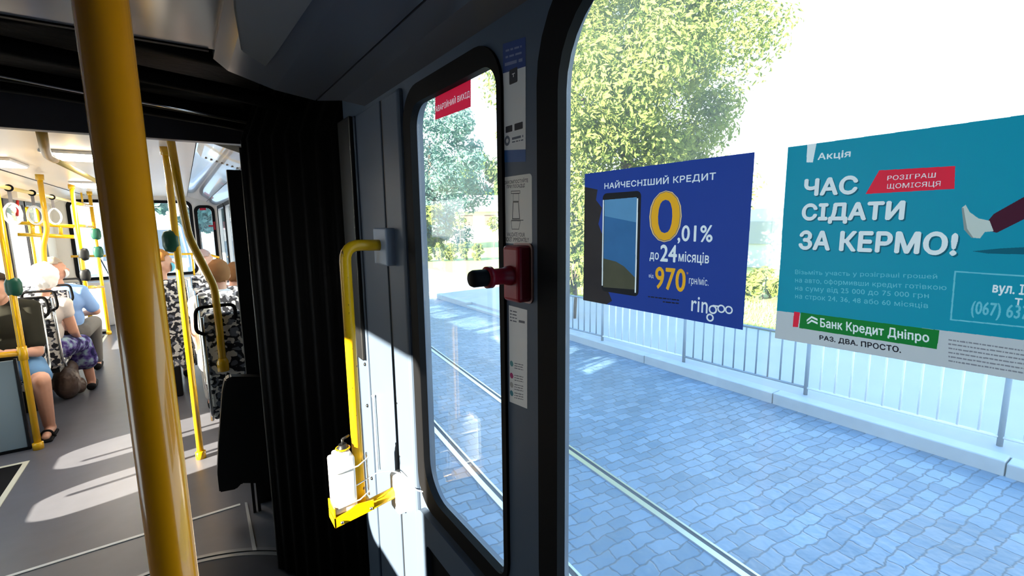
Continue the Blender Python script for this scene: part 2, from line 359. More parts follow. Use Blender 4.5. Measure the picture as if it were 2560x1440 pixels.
for n, h in enumerate(eh):
    w = struct('window_%d' % (n+10), curve_fill([rrect(h[0]-0.01, h[1]-0.01, h[2]+0.01, h[3]+0.01, 0.08)], 0.003, EF), GLF)
    obj('window_gasket', curve_fill([rrect(h[0]-0.05, h[1]-0.05, h[2]+0.05, h[3]+0.05, 0.11), rrect(*h, 0.08)], 0.006, ((0, 10.334, 0), (1, 0, 0), (0, 0, 1))), BLACK, w)
bm = bmesh.new(); box(bm, (LW-0.05, 10.05, 0), (0.2, 10.33, 0.74), 0.03); struct('trim_10', bm, mat('grey_rear_shelf', (0.42, 0.40, 0.40), 0.5))
bm = bmesh.new(); box(bm, (LW-0.05, -1.62, 2.27), (W+0.05, 10.38, 2.45)); struct('ceiling_roof', bm, mat('roof_skin', (0.4, 0.4, 0.4), 0.5))
struct('wall_back', B((LW-0.05, -1.66, -0.06), (W+0.05, -1.6, 2.3)), mat('darkened_back_panel', (0.06, 0.06, 0.065), 0.6))  # unseen back wall, coloured dark to keep the near section dim

# ------------------------------------------------------------------ articulation: black bellows between the two sections
be = thing('gangway_bellows', 'black bellows wall and arch of the joint between the near and far sections', 'bellows', (0, 2.3, 0))
bm = bmesh.new()      # inner side curtain, slightly bulging towards the passage, with soft vertical folds
prev = None
path = []
N = 40
for i in range(N+1):
    t = i/N; x = 0.530+(0.235-0.530)*t; y = 1.905+(2.30-1.905)*t; bul = 0.03*math.sin(math.pi*t); fold = 0.006*math.sin(t*math.pi*14)
    path.append((x-0.89*(bul*0.5+fold), y-0.45*(bul*0.5+fold)))
path += [(0.236, 2.325), (0.245, 2.345), (0.30, 2.37), (0.62, 2.40)]
lo = [bm.verts.new((x, y, 0.009)) for x, y in path]; hi = [bm.verts.new((x, y, 2.0)) for x, y in path]; tp = [bm.verts.new((x+0.10, y+0.02, 2.26)) for x, y in path]
for i in range(len(path)-1):
    for q in ((lo[i], lo[i+1], hi[i+1], hi[i]), (hi[i], hi[i+1], tp[i+1], tp[i])):
        f = bm.faces.new(q); f.smooth = True
obj('side_curtain', bm, BELL, be)
obj('edge_highlight_bead', T([(0.232, 2.318, 0.0), (0.233, 2.318, 1.97)], 0.006, seg=8), mat('edge_highlight', (0.05, 0.045, 0.04), 0.3), be)  # lighter bead added as the highlight along the bellows edge
bm = bmesh.new(); box(bm, (0.222, 2.965, 0.0), (0.60, 3.0, 1.94), 0.004); obj('door_jamb', bm, DARKP, be)
bm = bmesh.new(); box(bm, (LW, 2.965, 0.0), (-1.45, 3.0, 2.1), 0.004); obj('door_jamb', bm, DARKP, be)
bm = bmesh.new(); box(bm, (LW, 2.93, 2.072), (W+0.05, 3.0, 2.3), 0.006); obj('header', bm, mat('dark_header', (0.03, 0.025, 0.03), 0.45), be)
bm = bmesh.new(); box(bm, (0.30, 2.7, 1.99), (W+0.05, 2.96, 2.27), 0.02); obj('corner_gusset', bm, BELL, be)
bm = bmesh.new(); box(bm, (LW-0.05, 1.60, -0.06), (LW-0.02, 3.05, 2.3)); obj('side_curtain', bm, BELL, be)
bm = bmesh.new(); box(bm, (W+0.045, 1.66, -0.06), (W+0.08, 3.05, 2.3)); obj('outer_curtain', bm, BELL, be)
for yy, dz in ((1.80, 0.045), (2.10, 0.02), (2.40, 0.0), (2.70, 0.02)):
    pts = [(LW, yy, 1.9+dz), (LW+0.1, yy, 2.08+dz), (-1.2, yy, 2.185+dz), (-0.47, yy, 2.18+dz), (-0.09, yy, 2.145+dz), (0.25, yy, 2.115+dz), (0.52, yy, 2.07+dz)]
    bm = bmesh.new(); tube(bm, pts, 0.028, seg=8, fil=0.1); obj('roof_rib', bm, BELL, be)
al = [(-1.2, 2.365, 2.168), (-0.47, 2.365, 2.162), (-0.25, 2.365, 2.136), (-0.09, 2.365, 2.124), (0.40, 2.365, 2.078)]
obj('arch_rail', T(al, 0.006, seg=8), mat('bright_steel', (0.8, 0.8, 0.8), 0.12, 1.0), be)
bm = bmesh.new(); strip(bm, [(LW, 2.24), (W+0.05, 2.24)], 1.66, 3.0, 0.02); obj('roof_curtain', bm, BELL, be)
bm = bmesh.new(); box(bm, (LW, 1.66, 2.145), (0.11, 1.675, 2.26)); obj('front_frame', bm, BELL, be)
# low black padded panel hanging at the far side of the joint
lp = thing('padded_panel', 'black padded panel hanging low in front of the patterned seat at the joint', 'panel', (0.15, 2.9, 0.0))
q = [U(*p, Y=2.88) for p in ((548, 1228), (590, 1220), (604, 1205), (690, 1205), (690, 940), (575, 940), (562, 948), (556, 975), (546, 1110), (543, 1180))]
bm = PR([(p.x, 2.86, p.z) for p in q], (0, 0.07, 0)); bmesh.ops.bevel(bm, geom=list(bm.edges), offset=0.006, segments=2, affect='EDGES'); obj('pad', bm, DARKP, lp)
for px in (640, 655):
    a = U(px, 1380, Z=0); obj('leg', B((a.x+0.03, 2.885, 0.0), (a.x+0.045, 2.90, 0.45)), DARKP, lp)
tag(obj('floor_track', PR([tuple(U(*p, Z=0.0)) for p in ((612, 1258), (618, 1258), (642, 1378), (632, 1380))], (0, 0, 0.006)), mat('worn_metal_strip', (0.5, 0.52, 0.55), 0.35, 0.6)), 'short worn metal strip on the floor beside the bellows', 'strip')

# ------------------------------------------------------------------ near section things
gp = thing('grab_pole', 'thick yellow grab pole right in front of the camera', 'pole', (-0.035, 0.55, 0))
P0 = U(345, 720, Y=0.552)
obj('pole', T([(P0.x, P0.y, 0.02), (P0.x, P0.y, 2.12)], 0.0195, seg=32), mat('deep_yellow_paint', (0.62, 0.245, 0.002), 0.25, coat=0.5, noise=0.05, nscale=60), gp)
obj('floor_socket', LA([(0.04, 0.0), (0.04, 0.012), (0.026, 0.03)], (P0.x, P0.y, 0)), YEL, gp)
obj('ceiling_socket', LA([(0.026, 0.0), (0.04, 0.02), (0.04, 0.045)], (P0.x, P0.y, 2.105)), YEL, gp)
# pillar and trim strips left of the narrow window
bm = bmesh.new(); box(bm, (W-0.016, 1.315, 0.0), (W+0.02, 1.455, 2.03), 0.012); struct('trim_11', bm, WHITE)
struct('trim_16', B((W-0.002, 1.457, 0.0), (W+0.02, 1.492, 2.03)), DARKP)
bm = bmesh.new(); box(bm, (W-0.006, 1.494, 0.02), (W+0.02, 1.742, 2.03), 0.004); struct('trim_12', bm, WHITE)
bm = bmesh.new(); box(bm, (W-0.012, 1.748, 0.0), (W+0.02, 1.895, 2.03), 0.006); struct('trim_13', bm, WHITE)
bm = bmesh.new(); box(bm, (W-0.028, 1.755, 1.12), (W-0.010, 1.90, 2.03), 0.006); struct('trim_14', bm, DARKP)
for z in (1.10, 0.93, 0.62): obj('screw', LA([(0.007, 0), (0.007, 0.004), (0.001, 0.008)], (W-0.012, 1.775, z), (-1, 0, 0), 10), DARKP, bpy.data.objects['trim_13'])
for z in (1.05, 0.86, 0.80, 0.74): obj('screw', LA([(0.003, 0), (0.003, 0.002)], (W-0.016, 1.44, z), (-1, 0, 0), 8), DARKP, bpy.data.objects['trim_11'])
# raised frame of the wall under the narrow window
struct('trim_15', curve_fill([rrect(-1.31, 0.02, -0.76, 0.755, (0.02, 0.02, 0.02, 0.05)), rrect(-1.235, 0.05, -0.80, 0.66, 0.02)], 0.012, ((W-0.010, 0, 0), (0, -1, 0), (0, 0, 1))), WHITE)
struct('trim_17', B((W-0.006, 0.80, 0.05), (W-0.002, 1.235, 0.66)), BLACK)

# handrail on the wall, with the blue-grey bracket above and the white bracket below
YR = 1.45
hr = thing('handrail', 'worn yellow wall handrail bent at the top, beside the narrow window', 'handrail', (0.43, YR, 0.7))
h = [U(962, 613, Y=YR), U(884, 612, Y=YR), U(876, 900, Y=YR), U(899, 1262, Y=YR)]
xr = (h[1].x+h[3].x)/2-0.012
obj('rail', T([(0.53, YR, h[0].z), (xr, YR, h[1].z), (xr, YR, h[3].z+0.01)], 0.0172, seg=20, fil=0.05), YELW, hr)
obj('rail_foot', T([(xr-0.005, YR-0.01, h[3].z-0.012), (0.535, YR-0.01, h[3].z+0.012)], 0.0185, seg=20), YELW, hr)
bm = bmesh.new(); box(bm, (0.505, 1.39, 1.515), (0.56, 1.505, 1.632), 0.006); obj('upper_bracket', bm, mat('blue_grey_bracket', (0.36, 0.44, 0.58), 0.5), hr)
bm = bmesh.new(); box(bm, (0.505, 1.40, 0.67), (0.56, 1.475, 0.80), 0.012); br = obj('lower_bracket', bm, WP, hr)
obj('bolt', LA([(0.010, 0), (0.010, 0.004), (0.006, 0.006)], (0.505, 1.44, 0.745), (-1, 0, 0), 12), mat('dull_bolt', (0.3, 0.27, 0.28), 0.4, 0.5), br)
# sanitiser jug in its yellow holder, hung on the handrail
XB, YB = xr-0.052, YR-0.005
zb = U(875, 1268, Y=YB).z
bo = thing('jug', 'white plastic jug with a yellow collar standing in the yellow holder on the handrail', 'bottle', (XB, YB, zb))
bm = bmesh.new(); box(bm, (XB-0.038, YB-0.030, zb+0.004), (XB+0.034, YB+0.030, zb+0.185), 0.008)
box(bm, (XB-0.026, YB-0.024, zb+0.180), (XB+0.026, YB+0.024, zb+0.200), 0.008); obj('body', bm, WP, bo, True)
bm = bmesh.new(); lathe(bm, [(0.016, 0), (0.016, 0.012), (0.013, 0.014), (0.013, 0.022)], (XB+0.006, YB, zb+0.198)); obj('neck', bm, DARKP, bo)
obj('collar', T([(XB+0.006+0.02*math.cos(a*math.pi/10), YB+0.02*math.sin(a*math.pi/10), zb+0.207) for a in range(20)], 0.003, seg=8, closed=True), YEL, bo)
bm = bmesh.new(); tube(bm, [(XB+0.006, YB, zb+0.218), (XB+0.006, YB, zb+0.238)], 0.004, seg=8); tube(bm, [(XB+0.006, YB, zb+0.236), (XB+0.03, YB+0.012, zb+0.238)], 0.004, seg=8); obj('pump_nozzle', bm, DARKP, bo)
ho = thing('bottle_holder', 'small yellow metal holder under the white jug', 'holder', (XB, YB, zb))
bm = bmesh.new(); box(bm, (XB-0.042, YB-0.035, zb-0.002), (xr+0.03, YB+0.035, zb+0.002)); box(bm, (XB-0.042, YB-0.037, zb-0.03), (XB-0.038, YB+0.035, zb+0.035))
prism(bm, [(XB-0.042, YB-0.037, zb-0.03), (xr+0.03, YB-0.037, zb-0.014), (xr+0.03, YB-0.037, zb+0.02), (XB+0.03, YB-0.037, zb+0.024), (XB-0.005, YB-0.037, zb+0.010), (XB-0.042, YB-0.037, zb+0.002)], (0, 0.003, 0)); obj('tray', bm, YEL, ho)
for x, z in ((XB-0.02, zb-0.018), (xr+0.02, zb-0.006)): obj('screw', LA([(0.005, 0), (0.005, 0.003), (0.002, 0.005)], (x, YB-0.037, z), (0, -1, 0), 10), STEEL, ho)
bm = bmesh.new()
for z in (zb+0.035, zb+0.150): tube(bm, [(XB-0.03, YB-0.032, z-0.006), (xr-0.012, YB-0.034, z), (xr+0.022, YB-0.025, z+0.012), (xr+0.026, YB, z+0.014)], 0.0022, seg=6)
tube(bm, [(xr+0.028, YB, zb+0.02), (xr+0.026, YB, zb+0.17)], 0.003, seg=6)
obj('wire_clip', bm, WP, ho)
tag(obj('cord', T([(xr-0.03, YR-0.03, 0.815), (0.45, YR-0.02, 0.835), (0.505, YR-0.02, 0.822), (0.533, 1.38, 0.815), (0.533, 1.31, 0.80), (0.555, 1.25, 0.815)], 0.002, seg=6, fil=0.02), WP), 'thin pale string tied from the jug to the narrow window frame', 'string')
tag(obj('white_rod', T([(0.535, 1.69, 1.0), (0.535, 1.69, 0.985), (0.535, 1.685, 0.70)], [0.007, 0.004, 0.004], seg=8), WP), 'thin white rod standing against the wall behind the handrail', 'rod')

# red emergency handle on the pillar between the windows
RED = mat('red_plastic', (0.32, 0.010, 0.024), 0.35); em = thing('emergency_lever', 'red emergency handle with a black knob on the pillar between the windows', 'handle', (W, 0.75, 1.55))
a = U(1266, 612, X=W-0.02); b = U(1313, 758, X=W-0.02); yc = (a.y+b.y)/2; zc = U(1290, 690, X=W-0.03).z
bm = bmesh.new(); box(bm, (W-0.034, b.y+0.002, b.z), (W, a.y-0.004, a.z), 0.008); obj('base', bm, RED, em)
kx = W-0.02
bm = bmesh.new(); lathe(bm, [(0.021, 0), (0.019, 0.02), (0.016, 0.03), (0.016, 0.055), (0.021, 0.058), (0.021, 0.068), (0.016, 0.07)], (kx, yc, zc), (-1, 0.0, 0), 20); obj('stem', bm, RED, em)
obj('knob', LA([(0.0155, 0), (0.0165, 0.004), (0.0165, 0.028), (0.014, 0.034), (0.0, 0.036)], (kx-0.068, yc, zc), (-1, 0, 0), 20), BLACK, em)
obj('seal_frame', curve_fill([rrect(-a.y-0.002, b.z-0.004, -b.y+0.002, a.z+0.004, 0.012), rrect(-a.y+0.002, b.z, -b.y-0.002, a.z, 0.01)], 0.002, ((W-0.002, 0, 0), (0, -1, 0), (0, 0, 1))), mat('pale_seal', (0.55, 0.35, 0.33), 0.4), em)

# ------------------------------------------------------------------ street outside the right windows
def street_mat():
    m = bpy.data.materials.new('cobble_setts'); m.use_nodes = True; nt = m.node_tree; b = nt.nodes['Principled BSDF']; b.inputs['Roughness'].default_value = 0.45
    co = nt.nodes.new('ShaderNodeTexCoord'); mp = nt.nodes.new('ShaderNodeMapping'); mp.inputs['Rotation'].default_value = (0, 0, R(6)); nt.links.new(co.outputs['Object'], mp.inputs[0])
    w = nt.nodes.new('ShaderNodeTexNoise'); w.inputs['Scale'].default_value = 2.5; w.inputs['Detail'].default_value = 3; nt.links.new(mp.outputs[0], w.inputs['Vector'])
    ad = nt.nodes.new('ShaderNodeVectorMath'); ad.operation = 'MULTIPLY_ADD'; ad.inputs[1].default_value = (0.09, 0.09, 0); nt.links.new(w.outputs['Color'], ad.inputs[0]); nt.links.new(mp.outputs[0], ad.inputs[2])
    w2 = nt.nodes.new('ShaderNodeTexNoise'); w2.inputs['Scale'].default_value = 11; nt.links.new(mp.outputs[0], w2.inputs['Vector'])
    ad2 = nt.nodes.new('ShaderNodeVectorMath'); ad2.operation = 'MULTIPLY_ADD'; ad2.inputs[1].default_value = (0.06, 0.05, 0); nt.links.new(w2.outputs['Color'], ad2.inputs[0]); nt.links.new(ad.outputs[0], ad2.inputs[2])
    br = nt.nodes.new('ShaderNodeTexBrick'); br.inputs['Scale'].default_value = 1.0; br.inputs['Brick Width'].default_value = 0.17; br.inputs['Row Height'].default_value = 0.105
    br.inputs['Mortar Size'].default_value = 0.010; br.inputs['Mortar Smooth'].default_value = 1.0; br.inputs['Bias'].default_value = 0.0
    br.inputs['Color1'].default_value = (0.075, 0.135, 0.20, 1); br.inputs['Color2'].default_value = (0.15, 0.215, 0.29, 1); br.inputs['Mortar'].default_value = (0.05, 0.08, 0.115, 1)
    nt.links.new(ad2.outputs[0], br.inputs['Vector'])
    n2 = nt.nodes.new('ShaderNodeTexNoise'); n2.inputs['Scale'].default_value = 1.1; n2.inputs['Detail'].default_value = 6; nt.links.new(mp.outputs[0], n2.inputs['Vector'])
    mx = nt.nodes.new('ShaderNodeMix'); mx.data_type = 'RGBA'; mx.blend_type = 'OVERLAY'; mx.inputs[0].default_value = 0.45; nt.links.new(br.outputs[0], mx.inputs[6]); nt.links.new(n2.outputs['Fac'], mx.inputs[7])
    nt.links.new(mx.outputs[2], b.inputs['Base Color'])
    bp = nt.nodes.new('ShaderNodeBump'); bp.invert = True; bp.inputs['Strength'].default_value = 0.35; bp.inputs['Distance'].default_value = 0.015; nt.links.new(br.outputs['Fac'], bp.inputs['Height'])
    n3 = nt.nodes.new('ShaderNodeTexNoise'); n3.inputs['Scale'].default_value = 9; nt.links.new(mp.outputs[0], n3.inputs['Vector'])
    b2 = nt.nodes.new('ShaderNodeBump'); b2.inputs['Strength'].default_value = 0.5; b2.inputs['Distance'].default_value = 0.03; nt.links.new(n3.outputs['Fac'], b2.inputs['Height']); nt.links.new(bp.outputs[0], b2.inputs['Normal'])
    nt.links.new(b2.outputs[0], b.inputs['Normal']); return m
def kx_(y): return 5.36+0.03*y
XS = lambda y: kx_(y)+0.30
struct('street', PR([(-30, -14, ZG-0.1), (kx_(-14)+0.1, -14, ZG-0.1), (kx_(70)+0.1, 70, ZG-0.1), (-30, 70, ZG-0.1)], (0, 0, 0.1)), street_mat())
KC = mat('granite_kerb', (0.36, 0.39, 0.42), 0.6, noise=0.15, nscale=6, bump=0.1)
y = -7.0; i = 0; kerbs = []
while y < 30:
    L = 1.9 if y < 14 else 4.0; tilt = random.uniform(-0.012, 0.012); drop = 0.0 if y < 5.4 else (-0.06 if y < 9 else 0.0)
    bm = B((-0.09, 0.004, ZG-0.05), (0.09, L-0.004, ZG+0.13+drop+tilt), 0.012)
    o = obj('kerb_stone', bm, KC); o.location = (kx_(y)+0.09, y, 0); o.rotation_euler.z = -0.03; o['kind'] = 'structure'; kerbs.append(o); y += L
PAVE = mat('pale_asphalt', (0.34, 0.36, 0.40), 0.7, noise=0.1, nscale=2, bump=0.1)
struct('pavement', PR([(kx_(-14)+0.17, -14, ZG+0.0), (8.35, -14, ZG), (8.75, 46, ZG), (kx_(46)+0.17, 46, ZG)], (0, 0, 0.115)), PAVE)
GRASS = mat('grass_green', (0.27, 0.33, 0.10), 0.9, noise=0.5, nscale=14, bump=0.5)
struct('lawn', PR([(8.35, -16, ZG-0.02), (70, -30, ZG-0.02), (70, 75, ZG-0.02), (8.75, 46, ZG-0.02)], (0, 0, 0.16)), GRASS)
def grass_blades(name, x0, x1, y0, y1, n, h):
    bm = bmesh.new()
    for _ in range(n):
        x, y = random.uniform(x0, x1), random.uniform(y0, y1); a = random.uniform(0, math.pi); w = random.uniform(0.008, 0.02); hh = h*random.uniform(0.5, 1.2)
        dx, dy = math.cos(a)*w, math.sin(a)*w; lx, ly = random.uniform(-.05, .05), random.uniform(-.05, .05); z = ZG+0.13
        bm.faces.new([bm.verts.new((x-dx, y-dy, z)), bm.verts.new((x+dx, y+dy, z)), bm.verts.new((x+lx, y+ly, z+hh))])
    return obj(name, bm, mat('grass_blade_green', (0.34, 0.40, 0.12), 0.8))
tag(grass_blades('grass', 8.5, 11.0, -2, 14, 9000, 0.12), 'strip of sunlit grass along the far edge of the path', 'grass', kind='stuff')
RAILS = mat('worn_rail_steel', (0.62, 0.66, 0.70), 0.28, 0.85)
def rail(name, pts, label):
    t = thing(name, label, 'rail', (pts[0][0], pts[0][1], ZG))
    def strip2(o0, o1, z0, z1, m, nm):
        bm = bmesh.new(); prev = None
        for i, p in enumerate(pts):
            a = Vector(pts[max(i-1, 0)]); b = Vector(pts[min(i+1, len(pts)-1)]); d = (b-a).normalized(); nx = Vector((d.y, -d.x))
            q0 = Vector(p)+nx*o0; q1 = Vector(p)+nx*o1
            ring = [bm.verts.new((q0.x, q0.y, z0)), bm.verts.new((q1.x, q1.y, z0)), bm.verts.new((q1.x, q1.y, z1)), bm.verts.new((q0.x, q0.y, z1))]
            if prev:
                for k in range(4): bm.faces.new((prev[k], prev[(k+1) % 4], ring[(k+1) % 4], ring[k]))
            else: bm.faces.new(ring[::-1])
            prev = ring
        bm.faces.new(prev); bmesh.ops.recalc_face_normals(bm, faces=bm.faces); obj(nm, bm, m, t)
    strip2(-0.036, 0.010, ZG-0.02, ZG+0.012, RAILS, 'rail_head'); strip2(0.010, 0.048, ZG-0.02, ZG+0.002, mat('dark_groove', (0.03, 0.04, 0.055), 0.8), 'groove'); strip2(0.048, 0.066, ZG-0.02, ZG+0.010, RAILS, 'guard_lip')
ra = [(2.28, -2.0), (2.60, 1.27), (2.78, 3.1), (2.93, 4.36), (3.30, 7.3), (3.9, 12.5), (5.0, 22.0)]
rail('tram_rail', ra, 'steel tram rail in the cobbles, the one farther from the tram')
rail('tram_rail', [(x-0.92-0.01*i, y) for i, (x, y) in enumerate(ra)], 'steel tram rail in the cobbles, the one nearer to the tram')

# pedestrian fence along the pavement: one section between every two posts
FW_ = mat('sunlit_fence_white', (0.72, 0.76, 0.78), 0.5); FG = mat('grey_fence_paint', (0.20, 0.25, 0.30), 0.5)  # white sections hold sunlight in their colour
fp = [(5.80, -2.44), (5.78, -0.87), (5.76, 0.70), (5.72, 2.27), (5.69, 3.86), (5.64, 5.40), (5.58, 6.95)]
zf0, zf1 = ZG+0.20, ZG+0.80
names = ['nearest to the camera behind the teal poster edge', 'white painted, under the right end of the teal poster', 'white barred, below the left part of the teal poster', 'grey barred, below the right part of the blue poster',
         'white barred, below the left part of the blue poster', 'grey barred, just right of the black window edge']
for i in range(len(fp)-1):
    (x0, y0), (x1, y1) = fp[i], fp[i+1]; white = i in (1, 2, 4); m = FW_ if white else FG
    t = thing('fence_section', 'street fence section %s' % names[i], 'fence', (x0, y0, ZG+0.115), 'low street fence along the pavement')
    obj('post', T([(x0, y0, ZG+0.10), (x0, y0, zf1+0.03)], 0.022, seg=10), FG, t)
    if i == len(fp)-2: obj('post', T([(x1, y1, ZG+0.10), (x1, y1, zf1+0.03)], 0.022, seg=10), FG, t)
    obj('top_rail', T([(x0, y0, zf1), (x1, y1, zf1)], 0.016, seg=8), m, t); obj('bottom_rail', T([(x0, y0, zf0), (x1, y1, zf0)], 0.016, seg=8), m, t)
    for k in range(1, 11):
        u = k/11; obj('bar', T([(x0+(x1-x0)*u, y0+(y1-y0)*u, zf0), (x0+(x1-x0)*u, y0+(y1-y0)*u, zf1)], 0.011, seg=6), m, t)

# trees: each its own crown of leaf clusters and its own trunk
def leaf_mat(name, c):
    if name in MATS: return MATS[name]
    m = bpy.data.materials.new(name); m.use_nodes = True; nt = m.node_tree; nt.nodes.clear(); out = nt.nodes.new('ShaderNodeOutputMaterial')
    d = nt.nodes.new('ShaderNodeBsdfDiffuse'); t = nt.nodes.new('ShaderNodeBsdfTranslucent'); mx = nt.nodes.new('ShaderNodeMixShader'); mx.inputs[0].default_value = 0.35
    co = nt.nodes.new('ShaderNodeTexCoord'); n = nt.nodes.new('ShaderNodeTexNoise'); n.inputs['Scale'].default_value = 1.6; n.inputs['Detail'].default_value = 4; nt.links.new(co.outputs['Object'], n.inputs[0])
    r = nt.nodes.new('ShaderNodeValToRGB'); r.color_ramp.elements[0].position = 0.3; r.color_ramp.elements[0].color = (c[0]*0.55, c[1]*0.7, c[2]*0.7, 1); r.color_ramp.elements[1].position = 0.7; r.color_ramp.elements[1].color = (*c, 1)
    nt.links.new(n.outputs['Fac'], r.inputs[0]); nt.links.new(r.outputs[0], d.inputs[0]); nt.links.new(r.outputs[0], t.inputs[0])
    nt.links.new(d.outputs[0], mx.inputs[1]); nt.links.new(t.outputs[0], mx.inputs[2]); nt.links.new(mx.outputs[0], out.inputs[0]); MATS[name] = m; return m
BARK = mat('bark', (0.12, 0.09, 0.07), 0.9, noise=0.3, nscale=10)
def crown(c, rad, n, leaf, nclump=40, squash=1.0, seed=0):
    rnd = random.Random(seed); bm = bmesh.new(); cl = []
    for _ in range(nclump):
        while True:
            p = Vector((rnd.uniform(-1, 1), rnd.uniform(-1, 1), rnd.uniform(-1, 1)))
            if 0.25 < p.length < 1: break
        cl.append((Vector((p.x*rad, p.y*rad, p.z*rad*squash))+Vector(c), rad*rnd.uniform(0.16, 0.30)))
    for _ in range(n):
        q, rr = rnd.choice(cl); d = Vector((rnd.gauss(0, 1), rnd.gauss(0, 1), rnd.gauss(0, 1))).normalized()*rr*(rnd.random()**0.4)
        p = q+d; nrm = (d.normalized()+Vector((rnd.uniform(-.7, .7), rnd.uniform(-.7, .7), rnd.uniform(-.2, .9)))).normalized()
        u = nrm.orthogonal().normalized(); w = nrm.cross(u); a = rnd.uniform(0, 6.28); u, w = u*math.cos(a)+w*math.sin(a), w*math.cos(a)-u*math.sin(a)
        s = leaf*rnd.uniform(0.6, 1.3); bend = nrm*s*0.18
        v = [bm.verts.new(p-u*s), bm.verts.new(p+w*s*0.42+bend), bm.verts.new(p+u*s), bm.verts.new(p-w*s*0.42+bend)]
        bm.faces.new(v)
    return bm
def tree(name, label, c, rad, n, leaf, col, squash=1.1, seed=0, trunk=0.2, cat='tree', group=None, nclump=40, gz=ZG):
    t = thing(name, label, cat, (c[0], c[1], gz), group)
    obj('crown', crown(c, rad, n, leaf, nclump, squash, seed), leaf_mat(col[0], col[1]), t)
    bm = bmesh.new(); tube(bm, [(c[0], c[1], gz), (c[0]+0.05, c[1], (gz+c[2])*0.5), (c[0], c[1], c[2]+rad*squash*0.3)], [trunk, trunk*0.8, trunk*0.3], seg=10)
    rnd = random.Random(seed+5)
    for k in range(7):
        a = rnd.uniform(0, 6.28); z = c[2]+rad*squash*rnd.uniform(-0.6, 0.1); tube(bm, [(c[0], c[1], z-0.3), (c[0]+math.cos(a)*rad*0.3, c[1]+math.sin(a)*rad*0.3, z+0.2*rad), (c[0]+math.cos(a)*rad*0.7, c[1]+math.sin(a)*rad*0.7, z+0.5*rad)], [trunk*0.4, trunk*0.25, trunk*0.1], seg=6)
    obj('trunk', bm, BARK, t); return t
def at(px, py, dist):       # a point this far along the ground on the sight line of a pixel
    d = ray(px, py); return EYE+d*(dist/math.hypot(d.x, d.y))
YG = ('yellow_green_leaves', (0.26, 0.30, 0.08)); BG = ('hazed_blue_green_leaves', (0.20, 0.32, 0.28)); MG = ('mid_green_leaves', (0.20, 0.27, 0.09))  # the blue-green set carries distance haze in its leaf colour
p = at(1570, 230, 15); tree('broad_tree', 'big broadleaf tree filling the sky above the blue poster', (p.x, p.y, p.z), 3.7, 85000, 0.085, YG, 1.45, 3, 0.28, nclump=210)
p = at(1075, 430, 36); tree('broad_tree', 'blue-green tall tree seen through the narrow window under the red sign', (p.x, p.y, p.z), 4.2, 22000, 0.16, BG, 1.5, 11, 0.3, nclump=110)
p = at(1215, 480, 62); tree('broad_tree', 'pale green round tree behind the white house, left of the pillar', (p.x, p.y, p.z), 5.4, 9000, 0.4, MG, 0.8, 17, 0.3)
p = at(1150, 500, 66); tree('broad_tree', 'pale green lower tree behind the roof ridge of the white house', (p.x, p.y, p.z), 3.2, 5000, 0.4, MG, 0.8, 19, 0.3)
p = at(1060, 560, 34); tree('broad_tree', 'bright green bushy tree below the tall blue-green tree', (p.x, p.y, p.z), 2.0, 6000, 0.22, YG, 1.0, 23, 0.15)
p = at(1436, 660, 9.6); tree('shrub', 'young shrub beyond the path at the left edge of the blue poster', (p.x, p.y, p.z), 0.38, 2600, 0.06, YG, 1.6, 29, 0.04, 'shrub')
p = at(1905, 760, 13); tree('shrub', 'bright shrub between the blue and the teal posters', (p.x, p.y, p.z), 0.8, 2600, 0.10, YG, 1.0, 31, 0.04, 'shrub')
for i, px in enumerate((1068, 1098, 1130, 1162, 1194)):
    p = at(px, 668, 24.0); tree('hedge_bush', 'small bright bush beyond the road, %s in its row of five' % ('leftmost', 'second from left', 'middle one', 'second from right', 'rightmost')[i], (p.x, p.y, ZG+0.62), 0.30, 700, 0.08, YG, 1.5, 41+i, 0.03, 'bush', 'row of bushes beyond the road')
for i, (px, h) in enumerate(((1092, 1.5), (1150, 1.7), (1235, 1.5))):
    p = at(px, 610, 33); tree('sapling', 'thin young tree on the lawn before the house, %s of three' % ('leftmost', 'middle', 'rightmost')[i], (p.x, p.y, ZG+h+0.5), 0.45, 350, 0.12, YG, 1.3, 61+i, 0.03, 'sapling', 'saplings on the lawn')
# building behind the gap between the posters, haze put into its pale colours
fb = at(1930, 600, 21); t = thing('building', 'pale hazy building far off in the gap between the two posters', 'building', (fb.x, fb.y, ZG+0.14))
bm = B((fb.x, fb.y-9, ZG+0.14), (fb.x+6, fb.y+2.2, ZG+2.5)); obj('wall', bm, mat('hazed_facade', (0.72, 0.72, 0.74), 0.8), t)
for k in range(4): obj('window', B((fb.x-0.05, fb.y-6.6+k*2.2, ZG+1.1), (fb.x+0.05, fb.y-5.4+k*2.2, ZG+2.0)), mat('hazed_window', (0.45, 0.48, 0.52), 0.3), t)
# house beyond the lawn
hc = at(1200, 590, 50); hx = Vector((math.cos(R(-20)), math.sin(R(-20)), 0)); hy = Vector((-hx.y, hx.x, 0))
ht = thing('house', 'low white house with a pale pitched roof beyond the lawn', 'house', (hc.x, hc.y, ZG+0.14))
def hb(a, b, bev=0.0):
    bm = B(a, b, bev); 
    for v in bm.verts: v.co = Vector((hc.x, hc.y, ZG+0.14))+hx*v.co.x+hy*v.co.y+Vector((0, 0, v.co.z))
    return bm
HW = mat('white_render_wall', (0.8, 0.78, 0.74), 0.8)
obj('wall', hb((-3.8, -2.5, 0), (7.5, 2.5, 3.0)), HW, ht)
bm = bmesh.new(); prism(bm, [(-4.4, -3.2, 2.95), (-4.4, 3.2, 2.95), (-4.4, 0, 4.7)], (12.6, 0, 0))
for v in bm.verts: v.co = Vector((hc.x, hc.y, ZG+0.14))+hx*v.co.x+hy*v.co.y+Vector((0, 0, v.co.z))
